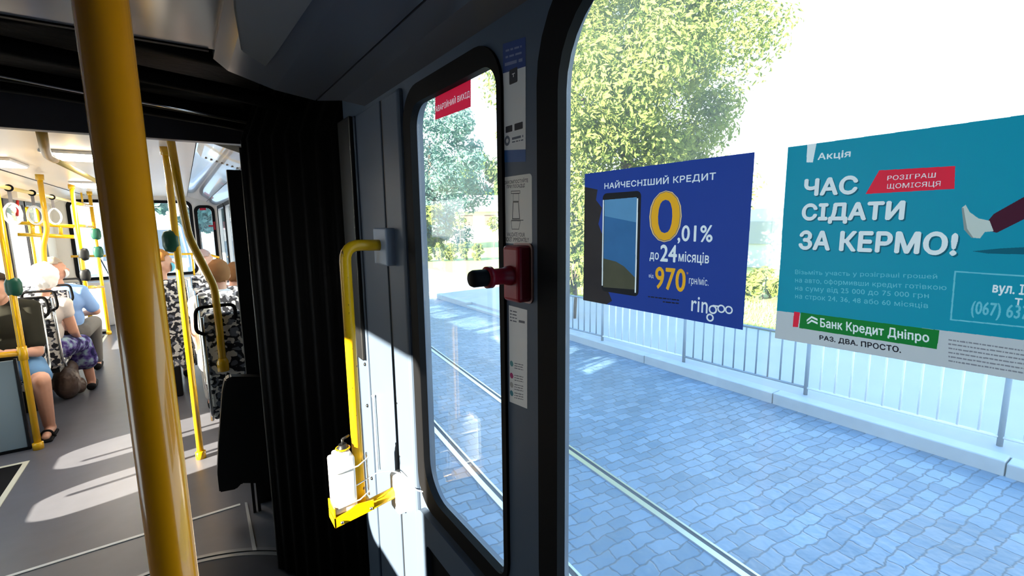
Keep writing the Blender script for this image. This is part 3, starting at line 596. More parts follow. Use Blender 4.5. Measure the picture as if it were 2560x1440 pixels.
bmesh.ops.recalc_face_normals(bm, faces=bm.faces); obj('roof', bm, mat('pale_roof_sheet', (0.74, 0.70, 0.70), 0.6), ht)
for x in (-2.4, 0.0, 2.6, 5.0): obj('window', hb((x, -2.54, 1.6), (x+1.2, -2.48, 2.6)), mat('brown_window', (0.20, 0.11, 0.10), 0.4), ht)

# ------------------------------------------------------------------ posters on the big window, stickers on glass and pillar
def paper(name, c, t=0.35, rough=0.4, noise=0.0):
    if name in MATS: return MATS[name]
    m = mat(name, c, rough, noise=noise, nscale=18); nt = m.node_tree; b = nt.nodes['Principled BSDF']; out = nt.nodes['Material Output']
    tr = nt.nodes.new('ShaderNodeBsdfTranslucent'); tr.inputs[0].default_value = (*c, 1); mx = nt.nodes.new('ShaderNodeMixShader'); mx.inputs[0].default_value = t
    nt.links.new(b.outputs[0], mx.inputs[1]); nt.links.new(tr.outputs[0], mx.inputs[2]); nt.links.new(mx.outputs[0], out.inputs[0]); return m
WPX = GX-0.0008
import numpy as np
def text_edges(st):
    cu = bpy.data.curves.new('t', 'FONT'); cu.body = st; cu.size = 1; cu.resolution_u = 4; cu.space_character = 1.05; cu.fill_mode = 'NONE'
    o = bpy.data.objects.new('t', cu); sc.collection.objects.link(o); dg = bpy.context.evaluated_depsgraph_get(); me = bpy.data.meshes.new_from_object(o.evaluated_get(dg))
    bpy.data.objects.remove(o); bpy.data.curves.remove(cu)
    V = np.array([(v.co.x, v.co.y) for v in me.vertices]); E = []
    for i, j in (tuple(e_.vertices) for e_ in me.edges): E.append((i, j) if j == i+1 else (j, i) if i == j+1 else (max(i, j), min(i, j)))   # outline order
    bpy.data.meshes.remove(me); return (V-V.min(0))/(V.max(0)-V.min(0)), E
class Print:
    """a printed sheet: paper and every ink are flat pieces side by side, none over another"""
    def __init__(s, name, label, cat, X, corners, m, cell=0.00025, rnd=0.0):
        s.X, s.cell, s.label, s.cat, s.name = X, cell, label, cat, name
        P = [uw(*p, X=X) for p in corners]
        if rnd: P = rrect((P[0][0]+P[3][0])/2, (P[2][1]+P[3][1])/2, (P[1][0]+P[2][0])/2, (P[0][1]+P[1][1])/2, rnd)
        us = [p[0] for p in P]; vs_ = [p[1] for p in P]; s.u0, s.v0 = min(us), min(vs_)
        s.nu = int((max(us)-s.u0)/cell)+1; s.nv = int((max(vs_)-s.v0)/cell)+1
        s.id = np.full((s.nv, s.nu), -1, np.int16); s.items = []; s.put(name, s.fill([P]), m, True)
    def fill(s, loops):
        M = np.zeros((s.nv, s.nu), bool); rows = {}
        for lp in loops:
            for (a, b), (c, d) in zip(lp, lp[1:]+lp[:1]):
                y0, y1 = sorted(((b-s.v0)/s.cell, (d-s.v0)/s.cell))
                for r in range(max(0, math.ceil(y0-0.5)), min(s.nv-1, math.ceil(y1-0.5)-1)+1):
                    y = (r+0.5)*s.cell+s.v0; rows.setdefault(r, []).append(((a+(c-a)*(y-b)/(d-b))-s.u0)/s.cell)
        for r, xs in rows.items():
            xs.sort()
            for i in range(0, len(xs)-1, 2): M[r, max(0, round(xs[i])):max(0, round(xs[i+1]))] = True
        return M
    def put(s, name, M, m, first=False):
        if not first: M = M & (s.id >= 0)
        s.id[M] = len(s.items); s.items.append((name, m))
    def pts(s, pix): return [uw(*p, X=s.X) for p in pix]
    def poly(s, name, pix, m): s.put(name, s.fill([s.pts(pix)]), m)
    def loops(s, name, pixs, m): s.put(name, s.fill([s.pts(q) for q in pixs]), m)
    def rr(s, name, pa, pb, r, m):
        a, b = uw(*pa, X=s.X), uw(*pb, X=s.X); s.put(name, s.fill([rrect(a[0], b[1], b[0], a[1], r)]), m)
    def ring(s, name, c, rx, w, m):
        cu, cv = uw(*c, X=s.X); e_ = uw(c[0]+rx, c[1], X=s.X); r = abs(e_[0]-cu); n = 32
        s.put(name, s.fill([[(cu+r*q*math.cos(2*math.pi*k/n), cv+r*q*math.sin(2*math.pi*k/n)) for k in range(n)] for q in ((1, w) if w else (1,))]), m)
    def text(s, txt, bl, tr, m, bold=0, quad=None, name='lettering', shadow=None):
        """bl, tr: opposite corners of the lettering; or quad: its four corners (bl, br, tr, tl)"""
        V, E_ = text_edges(txt)
        if quad: Q = [Vector(p) for p in s.pts(quad)]
        else: a, b = uw(*bl, X=s.X), uw(*tr, X=s.X); Q = [Vector(a), Vector((b[0], a[1])), Vector(b), Vector((a[0], b[1]))]
        W_ = [Q[0]*(1-u)*(1-v)+Q[1]*u*(1-v)+Q[2]*u*v+Q[3]*(1-u)*v for u, v in V]; M = s.fill_wind([(W_[i], W_[j]) for i, j in E_])
        for _ in range(bold):
            D = M.copy(); D[1:] |= M[:-1]; D[:, 1:] |= M[:, :-1]
            D[:-1] |= M[1:]; D[:, :-1] |= M[:, 1:]; M = D
        if shadow:
            k, sm = shadow; D = np.zeros_like(M); D[:-k, k:] = M[k:, :-k]; s.put('lettering_shadow', D, sm)
        s.put(name, M, m)
    def fill_wind(s, edges):
        M = np.zeros((s.nv, s.nu), bool); rows = {}
        for p, q in edges:
            y0, y1 = sorted(((p.y-s.v0)/s.cell, (q.y-s.v0)/s.cell))
            for r in range(max(0, math.ceil(y0-0.5)), min(s.nv-1, math.ceil(y1-0.5)-1)+1):
                y = (r+0.5)*s.cell+s.v0; rows.setdefault(r, []).append((((p.x+(q.x-p.x)*(y-p.y)/(q.y-p.y))-s.u0)/s.cell, 1 if q.y > p.y else -1))
        for r, xs in rows.items():
            xs.sort(); w = 0
            for (x, d), (x2, _) in zip(xs, xs[1:]):
                w += d
                if w: M[r, max(0, round(x)):max(0, round(x2))] = True
        return M
    def lines(s, name, rows, m, seed=1):
        """print too small to read: rows of short dashes (x0, y0, x1, y1, height)"""
        rnd = random.Random(seed); lp = []
        for x0, y0, x1, y1, h in rows:
            x = 0.0; L = x1-x0
            while x < L:
                w = min(rnd.uniform(0.5, 2.2)*h*2, L-x); ya = y0+(y1-y0)*x/L; yb = y0+(y1-y0)*(x+w)/L
                lp.append([(x0+x, ya), (x0+x, ya-h), (x0+x+w, yb-h), (x0+x+w, yb)]); x += w+h*0.6
        s.loops(name, lp, m)
    def outline(s, name, pix, w, m):
        P = [Vector(p) for p in s.pts(pix)]; M = np.zeros((s.nv, s.nu), bool)
        for a, b in zip(P, P[1:]+P[:1]):
            d = (b-a).normalized(); nn = Vector((-d.y, d.x))*w/2; M |= s.fill([[tuple(a-d*w/2-nn), tuple(b+d*w/2-nn), tuple(b+d*w/2+nn), tuple(a-d*w/2+nn)]])
        s.put(name, M, m)
    def build(s):
        par = None
        for k, (name, m) in enumerate(s.items):
            co = []; M = s.id == k
            if not M.any() and k: continue
            E = np.diff(np.pad(M, ((0, 0), (1, 1))).astype(np.int8), axis=1)
            for r in np.nonzero(M.any(1))[0]:
                v = s.v0+r*s.cell
                for a, b in zip(np.nonzero(E[r] == 1)[0], np.nonzero(E[r] == -1)[0]):
                    ua, ub = s.u0+a*s.cell, s.u0+b*s.cell; co += [(s.X, -ua, v), (s.X, -ub, v), (s.X, -ub, v+s.cell), (s.X, -ua, v+s.cell)]
            me = bpy.data.meshes.new(name); me.from_pydata(co, [], [(i, i+1, i+2, i+3) for i in range(0, len(co), 4)]); me.materials.append(m)
            o = bpy.data.objects.new(name, me); link(o, par)
            if par is None: par = o; tag(o, s.label, s.cat)
        return par
PT_ = 0.40
ink = lambda n, c, noise=0.0: paper(n, c, PT_, noise=noise)
PW = ink('poster_white_ink', (0.74, 0.75, 0.77)); PO = ink('poster_orange_ink', (0.80, 0.38, 0.02)); PDK = paper('dark_ink', (0.02, 0.02, 0.04), 0.1)
bp_ = Print('poster', 'dark blue credit poster with a phone and an orange zero on the large window', 'poster', WPX, [(1462, 435), (1887, 380), (1857, 825), (1458, 750)], ink('poster_blue', (0.016, 0.045, 0.26), 0.12))
bp_.poly('rock_picture', [(1455, 466), (1480, 471), (1494, 474), (1490, 500), (1505, 520), (1496, 560), (1507, 590), (1509, 700), (1530, 752), (1515, 762), (1450, 755)], ink('poster_dark_rocks', (0.030, 0.024, 0.026), 0.95))
bp_.rr('phone_body', (1507, 484), (1596, 742), 0.008, ink('phone_black', (0.012, 0.012, 0.016)))
bp_.poly('phone_screen', [(1511, 540), (1591, 556), (1588.5, 695), (1560, 666), (1540, 654), (1509, 646)], ink('phone_screen_sky', (0.035, 0.13, 0.30), 0.5))
bp_.poly('phone_screen_sky', [(1511, 500), (1592, 493), (1591, 556), (1511, 540)], ink('phone_screen_pale_sky', (0.10, 0.25, 0.44), 0.25))
bp_.poly('phone_screen_rocks', [(1509, 646), (1540, 654), (1560, 666), (1588.5, 695), (1587.8, 724), (1508, 718)], ink('phone_rocks', (0.075, 0.07, 0.045), 0.95))
bp_.poly('phone_rim', [(1507, 500), (1510, 500), (1507, 714), (1504, 714)], PW); bp_.poly('phone_rim', [(1592, 496), (1595.5, 496), (1590, 732), (1586.5, 732)], PW)
bp_.text('НАЙЧЕСНІШИЙ КРЕДИТ', (1511, 475), (1790, 426), PW, 1)
bp_.text('0', (1624, 601), (1704, 477), ink('poster_gold_line', (0.84, 0.55, 0.20)), 7); bp_.text('0', (1626, 600), (1702, 478), ink('poster_blue_line', (0.02, 0.05, 0.18)), 5); bp_.text('0', (1627, 599), (1701, 479), PO, 4)
bp_.text(',01%', (1694, 608), (1782, 564), PW, 2); bp_.text('до', (1624, 652), (1647, 632), PW, 1); bp_.text('24', (1651, 652), (1692, 614), PW, 3); bp_.text('місяців', (1696, 658), (1773, 632), PW, 1)
bp_.text('від', (1622, 695), (1634, 685), PW); bp_.text('970', (1638, 720), (1714, 674), PO, 3); bp_.text('*', (1716, 686), (1721, 680), PO); bp_.text('грн/міс.', (1722, 714), (1772, 695), PW, 0)
bp_.lines('small_print', [(1620, 743, 1698, 752, 3), (1657, 756, 1697, 760, 3)], PDK, 3)
bp_.text('rin', (1728, 777), (1770, 746), PW, 1)
bp_.ring('logo_ring', (1782, 774), 10.5, 0.64, PW); bp_.ring('logo_ring', (1775, 794), 9.5, 0.60, PW); bp_.ring('logo_ring', (1803, 772), 10, 0.64, PW); bp_.ring('logo_ring', (1822, 775), 10, 0.64, PW)
bp_.poly('logo_stroke', [(1782, 762), (1797, 764), (1797, 768), (1782, 766)], PW)
bp_.build()
tp_ = Print('poster', 'teal bank poster with large white words and a white bottom band on the large window', 'poster', WPX, [(1970, 368), (2690, 269), (2690, 975), (1937, 845)], ink('poster_teal', (0.006, 0.25, 0.36), 0.10))
PGY = ink('poster_pale_band', (0.50, 0.50, 0.53)); PRD = ink('poster_red', (0.72, 0.02, 0.05)); PGR = ink('poster_green', (0.006, 0.17, 0.03)); PT = ink('poster_pale_teal_ink', (0.14, 0.46, 0.56)); PSH = ink('poster_shadow_teal', (0.004, 0.10, 0.15))
tp_.poly('bottom_band', [(1935, 776), (2700, 867), (2700, 990), (1930, 990)], PGY)
tp_.poly('white_wedge', [(2019, 350), (2043, 350), (2032, 406), (2016, 406)], PW)
tp_.text('Акція', (2044, 403), (2127, 374), PW, 1)
tp_.poly('red_banner', [(2198, 426), (2388, 415), (2386, 472), (2164, 485)], PRD); tp_.text('РОЗІГРАШ', (2218, 451), (2340, 431), PW, 0); tp_.text('ЩОМІСЯЦЯ', (2217, 474), (2352, 452), PW, 0)
tp_.text('ЧАС', (2011, 489), (2144, 440), PW, 4, shadow=(5, PSH)); tp_.text('СІДАТИ', (2005, 557), (2261, 503), PW, 4, shadow=(5, PSH)); tp_.text('ЗА КЕРМО!', (1998, 622), (2394, 582), PW, 4, shadow=(5, PSH))
tp_.poly('leg_shadow', [(2430, 628), (2500, 621), (2560, 618), (2700, 618), (2700, 636), (2560, 636), (2470, 634)], PSH)
tp_.poly('leg_picture', [(2470, 552), (2484, 535), (2560, 492), (2700, 436), (2700, 510), (2560, 548), (2492, 582), (2476, 578)], ink('poster_maroon', (0.06, 0.010, 0.025)))
tp_.poly('shoe_picture', [(2404, 520), (2414, 512), (2424, 530), (2446, 546), (2474, 552), (2484, 578), (2462, 580), (2450, 596), (2430, 594), (2412, 572)], ink('poster_shoe', (0.52, 0.55, 0.52), 0.2))
tp_.poly('shoe_sole', [(2404, 520), (2409, 520), (2418, 572), (2434, 595), (2428, 594), (2410, 574)], ink('shoe_sole', (0.25, 0.28, 0.27)))
for q in (('Візьміть участь у розіграші грошей', 688, 674, 2343, 700, 685), ('на авто, оформивши кредит готівкою', 709, 693, 2366, 729, 712), ('на суму від 25 000 до 75 000 грн', 729, 713, 2322, 749, 732), ('на строк 24, 36, 48 або 60 місяців', 749, 733, 2320, 774, 757)):
    tp_.text(q[0], None, None, PT, 0, quad=[(1988, q[1]), (q[3], q[4]), (q[3], q[5]), (1988, q[2])])
tp_.outline('box_outline', [(2388, 679), (2680, 698), (2680, 830), (2377, 799)], 0.0012, PT)
tp_.text('вул. І', (2480, 737), (2562, 712), PW, 1); tp_.text('Т', (2536, 764), (2556, 747), PW, 1); tp_.text('(067) 637', (2426, 793), (2575, 766), PT, 1)
tp_.poly('red_wedge', [(1985, 779), (2000, 781), (1995, 818), (1982, 817)], PRD); tp_.poly('green_banner', [(2002, 781), (2349, 826), (2342, 873), (1998, 820)], PGR)
tp_.poly('bank_logo', [(2017, 799), (2029, 790), (2044, 797), (2044, 802), (2029, 795), (2017, 804)], PW); tp_.poly('bank_logo', [(2017, 808), (2029, 799), (2044, 806), (2044, 811), (2029, 804), (2020, 810)], PW)
tp_.text('Банк Кредит Дніпро', None, None, PW, 1, quad=[(2051, 823), (2322, 862), (2322, 832), (2051, 795)])
tp_.text('РАЗ. ДВА. ПРОСТО.', None, None, PDK, 1, quad=[(2049, 851), (2252, 885), (2252, 867), (2049, 838)])
tp_.lines('small_print', [(2371, 851+i*10.5, 2640, 890+i*11.5, 3.5) for i in range(6)], ink('grey_ink', (0.22, 0.21, 0.24)), 9)
tp_.build()
ex = Print('exit_sign', 'red emergency exit sticker at the top of the narrow window', 'sign', WPX, [(1088, 236), (1177, 197), (1177, 267), (1088, 300)], ink('exit_sign_red', (0.62, 0.012, 0.045)))
ex.text('АВАРІЙНИЙ ВИХІД', None, None, PW, 0, quad=[(1089, 284), (1174, 245), (1174, 222), (1089, 262)]); ex.build()
mat('sign_red', (0.42, 0.01, 0.035), 0.35)
PX = W-0.0004
STW = mat('sticker_paper', (0.82, 0.81, 0.80), 0.4); STB = mat('sticker_navy', (0.02, 0.05, 0.22), 0.4); STK = mat('sticker_black', (0.015, 0.015, 0.025), 0.4); STG = mat('sticker_grey_ink', (0.13, 0.14, 0.18), 0.5)
q1 = Print('sticker', 'tall narrow sticker with navy ends on the pillar above the ticket notice', 'sticker', PX, [(1257, 110), (1314, 92), (1314, 404), (1260, 406)], STW)
q1.poly('navy_top', [(1250, 90), (1320, 80), (1320, 164), (1250, 186)], STB); q1.poly('navy_bottom', [(1250, 376), (1320, 373), (1320, 415), (1250, 415)], mat('sticker_blue', (0.03, 0.10, 0.30), 0.4))
q1.lines('navy_text', [(1264, 130, 1304, 118, 5), (1264, 146, 1304, 134, 5), (1262, 166, 1306, 153, 8)], mat('sticker_pale_blue_ink', (0.20, 0.24, 0.42), 0.5), 4)
q1.rr('badge', (1273, 176), (1294, 204), 0.003, STK); q1.text('T', (1280, 194), (1287, 182), STW, 1)
q1.rr('store_badge', (1264, 317), (1281, 328), 0.0015, STK); q1.rr('store_badge', (1286, 310), (1307, 321), 0.0015, STK)
q1.ring('emblem', (1268, 352), 7, 0.45, STG); q1.lines('print', [(1280, 350, 1308, 343, 6), (1280, 357, 1308, 351, 3)], STG, 6); q1.build()
q2 = Print('sticker', 'pale rounded ticket validation notice with a punch drawing on the pillar', 'sticker', PX, [(1258, 440), (1330, 437), (1330, 612), (1260, 607)], mat('notice_beige', (0.80, 0.77, 0.72), 0.4), 0.0002, 0.008)
for tx, a, b, c, d in (('ЗАКОМПОСТУЙТЕ', (1262, 461), (1320, 455), (1320, 444), (1262, 450)), ('ПРИ ПОСАДЦІ', (1267, 473), (1312, 469), (1312, 459), (1267, 463)), ('VALIDATE YOUR', (1268, 591), (1312, 592), (1312, 582), (1268, 581)), ('TICKET IMMEDIATELY', (1261, 603), (1322, 605), (1322, 595), (1261, 593))): q2.text(tx, None, None, STK, 1, quad=[a, b, c, d])
for nm, pts_, w_ in (('punch_head', [(1278, 478), (1300, 477), (1300, 483), (1278, 484)], 0.0014), ('punch_neck', [(1283, 484), (1297, 484), (1297, 503), (1283, 503)], 0.0012), ('punch_body', [(1283, 505), (1296, 505), (1299, 547), (1281, 547)], 0.0024),
    ('punch_slot', [(1278, 552), (1301, 552), (1297, 573), (1280, 573)], 0.0014), ('punch_ticket', [(1279, 550), (1308, 550), (1308, 551), (1279, 551)], 0.0010)): q2.outline(nm, pts_, w_, STK)
q2.build()
q3 = Print('sticker', 'white paper strip with four coloured dots on the pillar under the red handle', 'sticker', PX, [(1272, 763), (1318, 775), (1318, 1022), (1274, 1004)], mat('strip_white', (0.85, 0.85, 0.86), 0.4), 0.0002)
q3.lines('print', [(1275, 778+i*8, 1292, 782+i*8, 3) for i in range(4)]+[(1297, 806, 1312, 809, 6)], STG, 8)
for i, (yy, c) in enumerate(((909, (0.10, 0.30, 0.33)), (939, (0.45, 0.02, 0.16)), (962, (0.45, 0.44, 0.44)), (983, (0.06, 0.25, 0.32)))):
    q3.ring('dot', (1279, yy), 4.2, 0.0, mat('dot_%s' % 'teal crimson pale blue'.split()[i], c, 0.4)); q3.lines('print', [(1286, yy+k*6, 1308, yy+5+k*6, 2) for k in range(3)], STG, 20+i)
q3.build()

# ------------------------------------------------------------------ far section: poles, rails, straps, lamps
def pole(name, label, pts, r=0.02, fil=0.0, m=YEL, foot=True, head=True, group=None):
    t = thing(name, label, 'pole', pts[-1], group)
    obj('pole', T(pts, r, seg=16, fil=fil), m, t)
    if foot: obj('foot_socket', LA([(r*1.5, 0), (r*1.5, 0.05), (r*1.05, 0.055)], pts[-1]), m, t)
    if head: obj('head_socket', LA([(r*1.5, 0), (r*1.5, -0.05), (r*1.05, -0.055)], pts[0]), m, t)
    return t
def knob(t, px, py, Y, r=0.06, m=GREENB, dx=-0.02):
    p = U(px, py, Y=Y); bm = bmesh.new(); lathe(bm, [(0.004, -r), (r*0.5, -r*0.85), (r*0.66, -r*0.4), (r*0.66, r*0.4), (r*0.5, r*0.85), (0.004, r)], (p.x+dx, p.y, p.z), seg=14)
    for v in bm.verts: v.co.y = p.y+(v.co.y-p.y)*0.6
    o = obj('green_button_box', bm, m, t); return o
c = U(503, 1145, Z=0); pc = pole('grab_pole', 'straight yellow pole with a green knob, standing on the sunlit floor before the seats', [(c.x, c.y, HI), (c.x, c.y, 0)], 0.021); knob(pc, 437, 603, c.y, 0.075)
Yb = 3.34
pb = [U(418, 300, Y=Yb), U(447, 470, Y=Yb), U(472, 592, Y=Yb), U(536, 718, Y=Yb), U(546, 800, Y=Yb), U(558, 915, Y=Yb)]
t = pole('grab_pole', 'bent yellow pole rising from the patterned seat nearest to the bellows', [tuple(p) for p in pb], 0.021, 0.05, foot=False, head=False)
obj('foot_socket', LA([(0.032, -0.03), (0.032, 0.03), (0.023, 0.05)], pb[-1], pb[-2]-pb[-1]), YEL, t)
c = U(97, 1122, Z=0); pB = pole('grab_pole', 'yellow pole with a green knob beside the grey partition at the left edge', [(c.x, c.y, HI), (c.x, c.y, 0)], 0.021); knob(pB, 28, 718, c.y, 0.07, dx=0.012)
obj('rail', T([(c.x, c.y, 0.742), (LW, c.y+0.02, 0.756)], 0.02, seg=14), YEL, pB); obj('collar', T([(c.x, c.y, 0.69), (c.x, c.y, 0.79)], 0.027, seg=14), YEL, pB)
pt = thing('partition', 'grey partition panel under the yellow rail at the left edge', 'partition', (-1.38, c.y+0.04, 0))
bm = bmesh.new(); box(bm, (LW+0.01, c.y+0.03, 0.02), (c.x-0.06, c.y+0.05, 0.69), 0.006); obj('panel', bm, mat('blue_grey_partition', (0.22, 0.28, 0.32), 0.4), pt)
obj('edge_profile', B((c.x-0.06, c.y+0.028, 0.0), (c.x-0.045, c.y+0.052, 0.70)), DARKP, pt); obj('base_strip', B((LW+0.01, c.y+0.026, 0.0), (c.x-0.045, c.y+0.054, 0.02)), BLACK, pt)
Yl = 6.2
pole('grab_pole', 'yellow pole with a kink, rising from the seat of the white-haired passenger', [tuple(U(*p, Y=Yl)) for p in ((98, 436), (113, 540), (118, 575), (109, 612), (111, 655), (122, 735))], 0.021, 0.05, foot=False)
c2 = U(240, 890, Z=0); p2 = pole('grab_pole', 'yellow pole behind the passenger in blue, with two grey boxes', [(c2.x, c2.y, HI), (c2.x, c2.y, 0)], 0.022); knob(p2, 204, 636, c2.y, 0.08, DARKP, 0.02); knob(p2, 208, 688, c2.y, 0.08, DARKP, 0.02)
c3 = U(273, 836, Z=0); p3 = pole('grab_pole', 'yellow pole farthest back by the second door, just left of the thick pole', [(c3.x, c3.y, HI), (c3.x, c3.y, 0)], 0.022); knob(p3, 240, 585, c3.y, 0.09, GREENB, 0); knob(p3, 246, 630, c3.y, 0.09, GREENB, 0.0)
cr = thing('crossbar_set', 'three yellow crossbars joining the two farthest poles', 'rail', (c2.x, c2.y, 0.9))
for a, b in (((184, 508), (229, 515)), ((191, 564), (233, 567)), ((217, 718), (258, 717))):
    q, w = U(*a, Y=c2.y), U(*b, Y=c3.y); obj('crossbar', T([q, w], 0.02, seg=10), YEL, cr)
dr = thing('door_railing', 'yellow double bar crossing to the second door on the left', 'rail', (-1.4, 7.85, 1.6))
for ya, yb in ((557, 566), (586, 592)):
    q, w = U(45, ya, Y=7.86), U(186, yb, Y=7.86); obj('bar', T([(max(q.x, LW+0.01), 7.86, q.z), w], 0.024, seg=10), YEL, dr)
for px in (80, 150): q, w = U(px, 560, Y=7.86), U(px+3, 590, Y=7.86); obj('bracket', T([q, w], 0.02, seg=8), YEL, dr)
XR = -1.2; zr = 1.985
orl = thing('overhead_rail', 'cream overhead rail with hanging straps along the left windows', 'rail', (XR, 5, zr)); obj('rail', T([(XR, 4.5, zr), (XR, 9.9, zr)], 0.017, seg=12), mat('cream_rail_paint', (0.75, 0.58, 0.22), 0.35), orl)
for y in (4.7, 9.6): obj('hanger', T([(XR, y, zr), (XR, y, 2.2)], 0.012, seg=8), YEL, orl)
sy = [U(px, py, X=XR).y for px, py in ((22, 473), (80, 485), (130, 495))]
STR = mat('strap_plastic', (0.75, 0.75, 0.74), 0.35)
def strap(y, label):
    t = thing('hand_strap', label, 'hand strap', (XR, y, zr), 'hand straps on the overhead rail')
    obj('clip', T([(XR+0.024*math.cos(a*math.pi/8), y, zr+0.024*math.sin(a*math.pi/8)) for a in range(16)], 0.008, seg=8, closed=True), BLACK, t)
    obj('belt', B((XR-0.012, y-0.003, zr-0.14), (XR+0.012, y+0.003, zr-0.02)), mat('grey_belt', (0.22, 0.20, 0.20), 0.7), t)
    pts = [(XR+0.055*math.sin(a)*(1.0 if math.cos(a) < 0 else 0.6+0.4*abs(math.sin(a))), y+0.002, zr-0.22+0.09*math.cos(a)) for a in [2*math.pi*k/20 for k in range(20)]]
    obj('handle', T(pts, 0.010, seg=8, closed=True), STR, t); return t
strap(sy[0], 'hand strap on the overhead rail nearest to the left edge'); strap(sy[1], 'middle hand strap of the three on the overhead rail'); strap(sy[2], 'hand strap hanging just right of the kinked yellow pole')
q = U(134, 398, Z=2.04); tr_ = thing('ceiling_rail', 'ceiling handrail bent up at its near end, pale along the ceiling', 'rail', (q.x, q.y, 2.04))
obj('rail', T([(q.x, q.y, 2.04), (q.x, 9.5, 2.04)], 0.017, seg=12), MATS['cream_rail_paint'], tr_)
obj('bent_end', T([U(102, 322, Y=q.y-0.75), U(112, 372, Y=q.y-0.4), (q.x-0.005, q.y-0.12, 2.045), (q.x, q.y+0.03, 2.04)], 0.021, seg=12, fil=0.06), mat('shaded_yellow_paint', (0.50, 0.27, 0.03), 0.4), tr_)  # same yellow rail, its backlit shade put into the brown colour
LAMP = emat('ceiling_lamp_diffuser', (1.0, 0.90, 0.76), 16.0)
for i, (x0, y0, x1, y1) in enumerate(((-1.22, 4.95, -0.98, 5.5), (-0.72, 4.3, -0.42, 4.75), (-0.30, 4.0, -0.16, 4.35), (-1.0, 7.2, -0.7, 8.0))):
    t = thing('ceiling_lamp', ('white ceiling lamp at the far left edge above the straps', 'white ceiling lamp touching the thick yellow pole on its left', 'small square ceiling lamp right of the thick yellow pole', 'white ceiling lamp above the farthest poles')[i], 'lamp', ((x0+x1)/2, (y0+y1)/2, 2.15))
    bm = bmesh.new(); box(bm, (x0, y0, 2.128), (x1, y1, 2.15), 0.008); obj('housing', bm, WP, t); obj('diffuser', B((x0+0.015, y0+0.015, 2.123), (x1-0.015, y1-0.015, 2.129)), LAMP, t)
vu = thing('vent_unit', 'cream ventilation unit with a slotted grille on the far right cove', 'vent', (0.2, 3.6, 2.1))
def on_cove(x): return 2.15-(x-0.122)*0.09/0.278 if x < 0.4 else 2.06-(x-0.4)*0.65
bm = bmesh.new(); prism(bm, [(x, 3.15, on_cove(x)-0.002) for x in (0.13, 0.39)]+[(x, 3.15, on_cove(x)-0.035) for x in (0.37, 0.15)], (0, 0.75, 0)); bmesh.ops.recalc_face_normals(bm, faces=bm.faces); obj('housing', bm, mat('cream_moulding', (0.66, 0.55, 0.40), 0.2, coat=0.5), vu)
for k in range(7):
    x = 0.17+k*0.03; bm = bmesh.new(); box(bm, (x, 3.82, on_cove(x)-0.040), (x+0.012, 3.88, on_cove(x)-0.030)); obj('slot', bm, mat('brown_slot', (0.10, 0.06, 0.03), 0.6), vu)
tag(obj('wall_card', B((LW+0.09, 6.9, 1.86), (LW+0.095, 7.12, 1.97)), mat('dark_picture_card', (0.08, 0.07, 0.08), 0.5, noise=0.8)), 'small dark picture card above the left windows, behind a strap', 'card')
tag(obj('emergency_hammer', T([(LW+0.10, 7.9, 1.78), (LW+0.10, 8.02, 1.96)], 0.014, seg=8), mat('hammer_red', (0.5, 0.02, 0.02), 0.4)), 'red emergency hammer slanting on the left wall near the second door', 'hammer')
er = thing('rear_rail', 'thin yellow rail running across in front of the end window', 'rail', (-0.5, 10.15, 1.1))
obj('rail', T([(-1.5, 10.16, 1.17), (0.12, 10.16, 1.13), (0.34, 10.16, 1.11), (0.5, 10.05, 1.05)], 0.02, seg=10, fil=0.05), YEL, er)
for x in (-1.4, 0.1): obj('stanchion', T([(x, 10.16, 1.15), (x, 10.16, 0.74)], 0.015, seg=8), YEL, er)
wp = thing('wiper', 'black wiper arm hanging down the end window beside the farthest pole', 'wiper', (-1.0, 10.4, 1.0))
a, b, c = U(243, 600, Y=10.42), U(256, 692, Y=10.42), U(272, 686, Y=10.42)
obj('arm', T([a, b], 0.012, seg=6), BLACK, wp); obj('blade', T([U(247, 640, Y=10.42), c, U(290, 694, Y=10.42)], 0.010, seg=6), BLACK, wp)
tag(obj('exit_sign', B((0.29, 10.33, 1.91), (0.39, 10.334, 1.955)), MATS['sign_red']), 'tiny red sticker at the top of the far corner window', 'sign')
fe = thing('emergency_lever', 'tiny red emergency handle by the far corner window', 'handle', (0.5, 10.3, 1.62)); obj('base', B((0.48, 10.31, 1.55), (0.51, 10.34, 1.70)), RED, fe); obj('stem', B((0.40, 10.30, 1.61), (0.49, 10.325, 1.635)), RED, fe)
gpnl = thing('partition', 'grey partition between the two farthest yellow poles', 'partition', (-1.15, 9.35, 0)); bm = bmesh.new(); box(bm, (-1.6, 9.38, 0.03), (-1.06, 9.41, 0.72), 0.01); obj('panel', bm, mat('grey_partition', (0.36, 0.37, 0.38), 0.5), gpnl); obj('base_strip', B((-1.6, 9.375, 0.0), (-1.06, 9.415, 0.03)), BLACK, gpnl)
BORD = mat('pale_border_strip', (0.62, 0.60, 0.48), 0.5)
for nm, lab, y0, y1, x1 in (('door_mat', 'dark door mat with a pale border at the bottom left corner', 3.30, 4.52, -1.04), ('door_mat', 'dark door mat with a pale border by the farthest pole', 8.1, 9.25, -1.08)):
    t = thing(nm, lab, 'mat', (-1.36, (y0+y1)/2, 0)); obj('mat', B((LW+0.01, y0, 0.0005), (x1-0.03, y1-0.03, 0.004)), BLACK if y0 < 5 else mat('dark_brown_mat', (0.05, 0.04, 0.035), 0.8), t)
    bm = bmesh.new(); box(bm, (x1-0.03, y0, 0.0005), (x1, y1, 0.005)); box(bm, (LW+0.01, y1-0.03, 0.0005), (x1-0.03, y1, 0.005)); obj('border', bm, BORD, t)

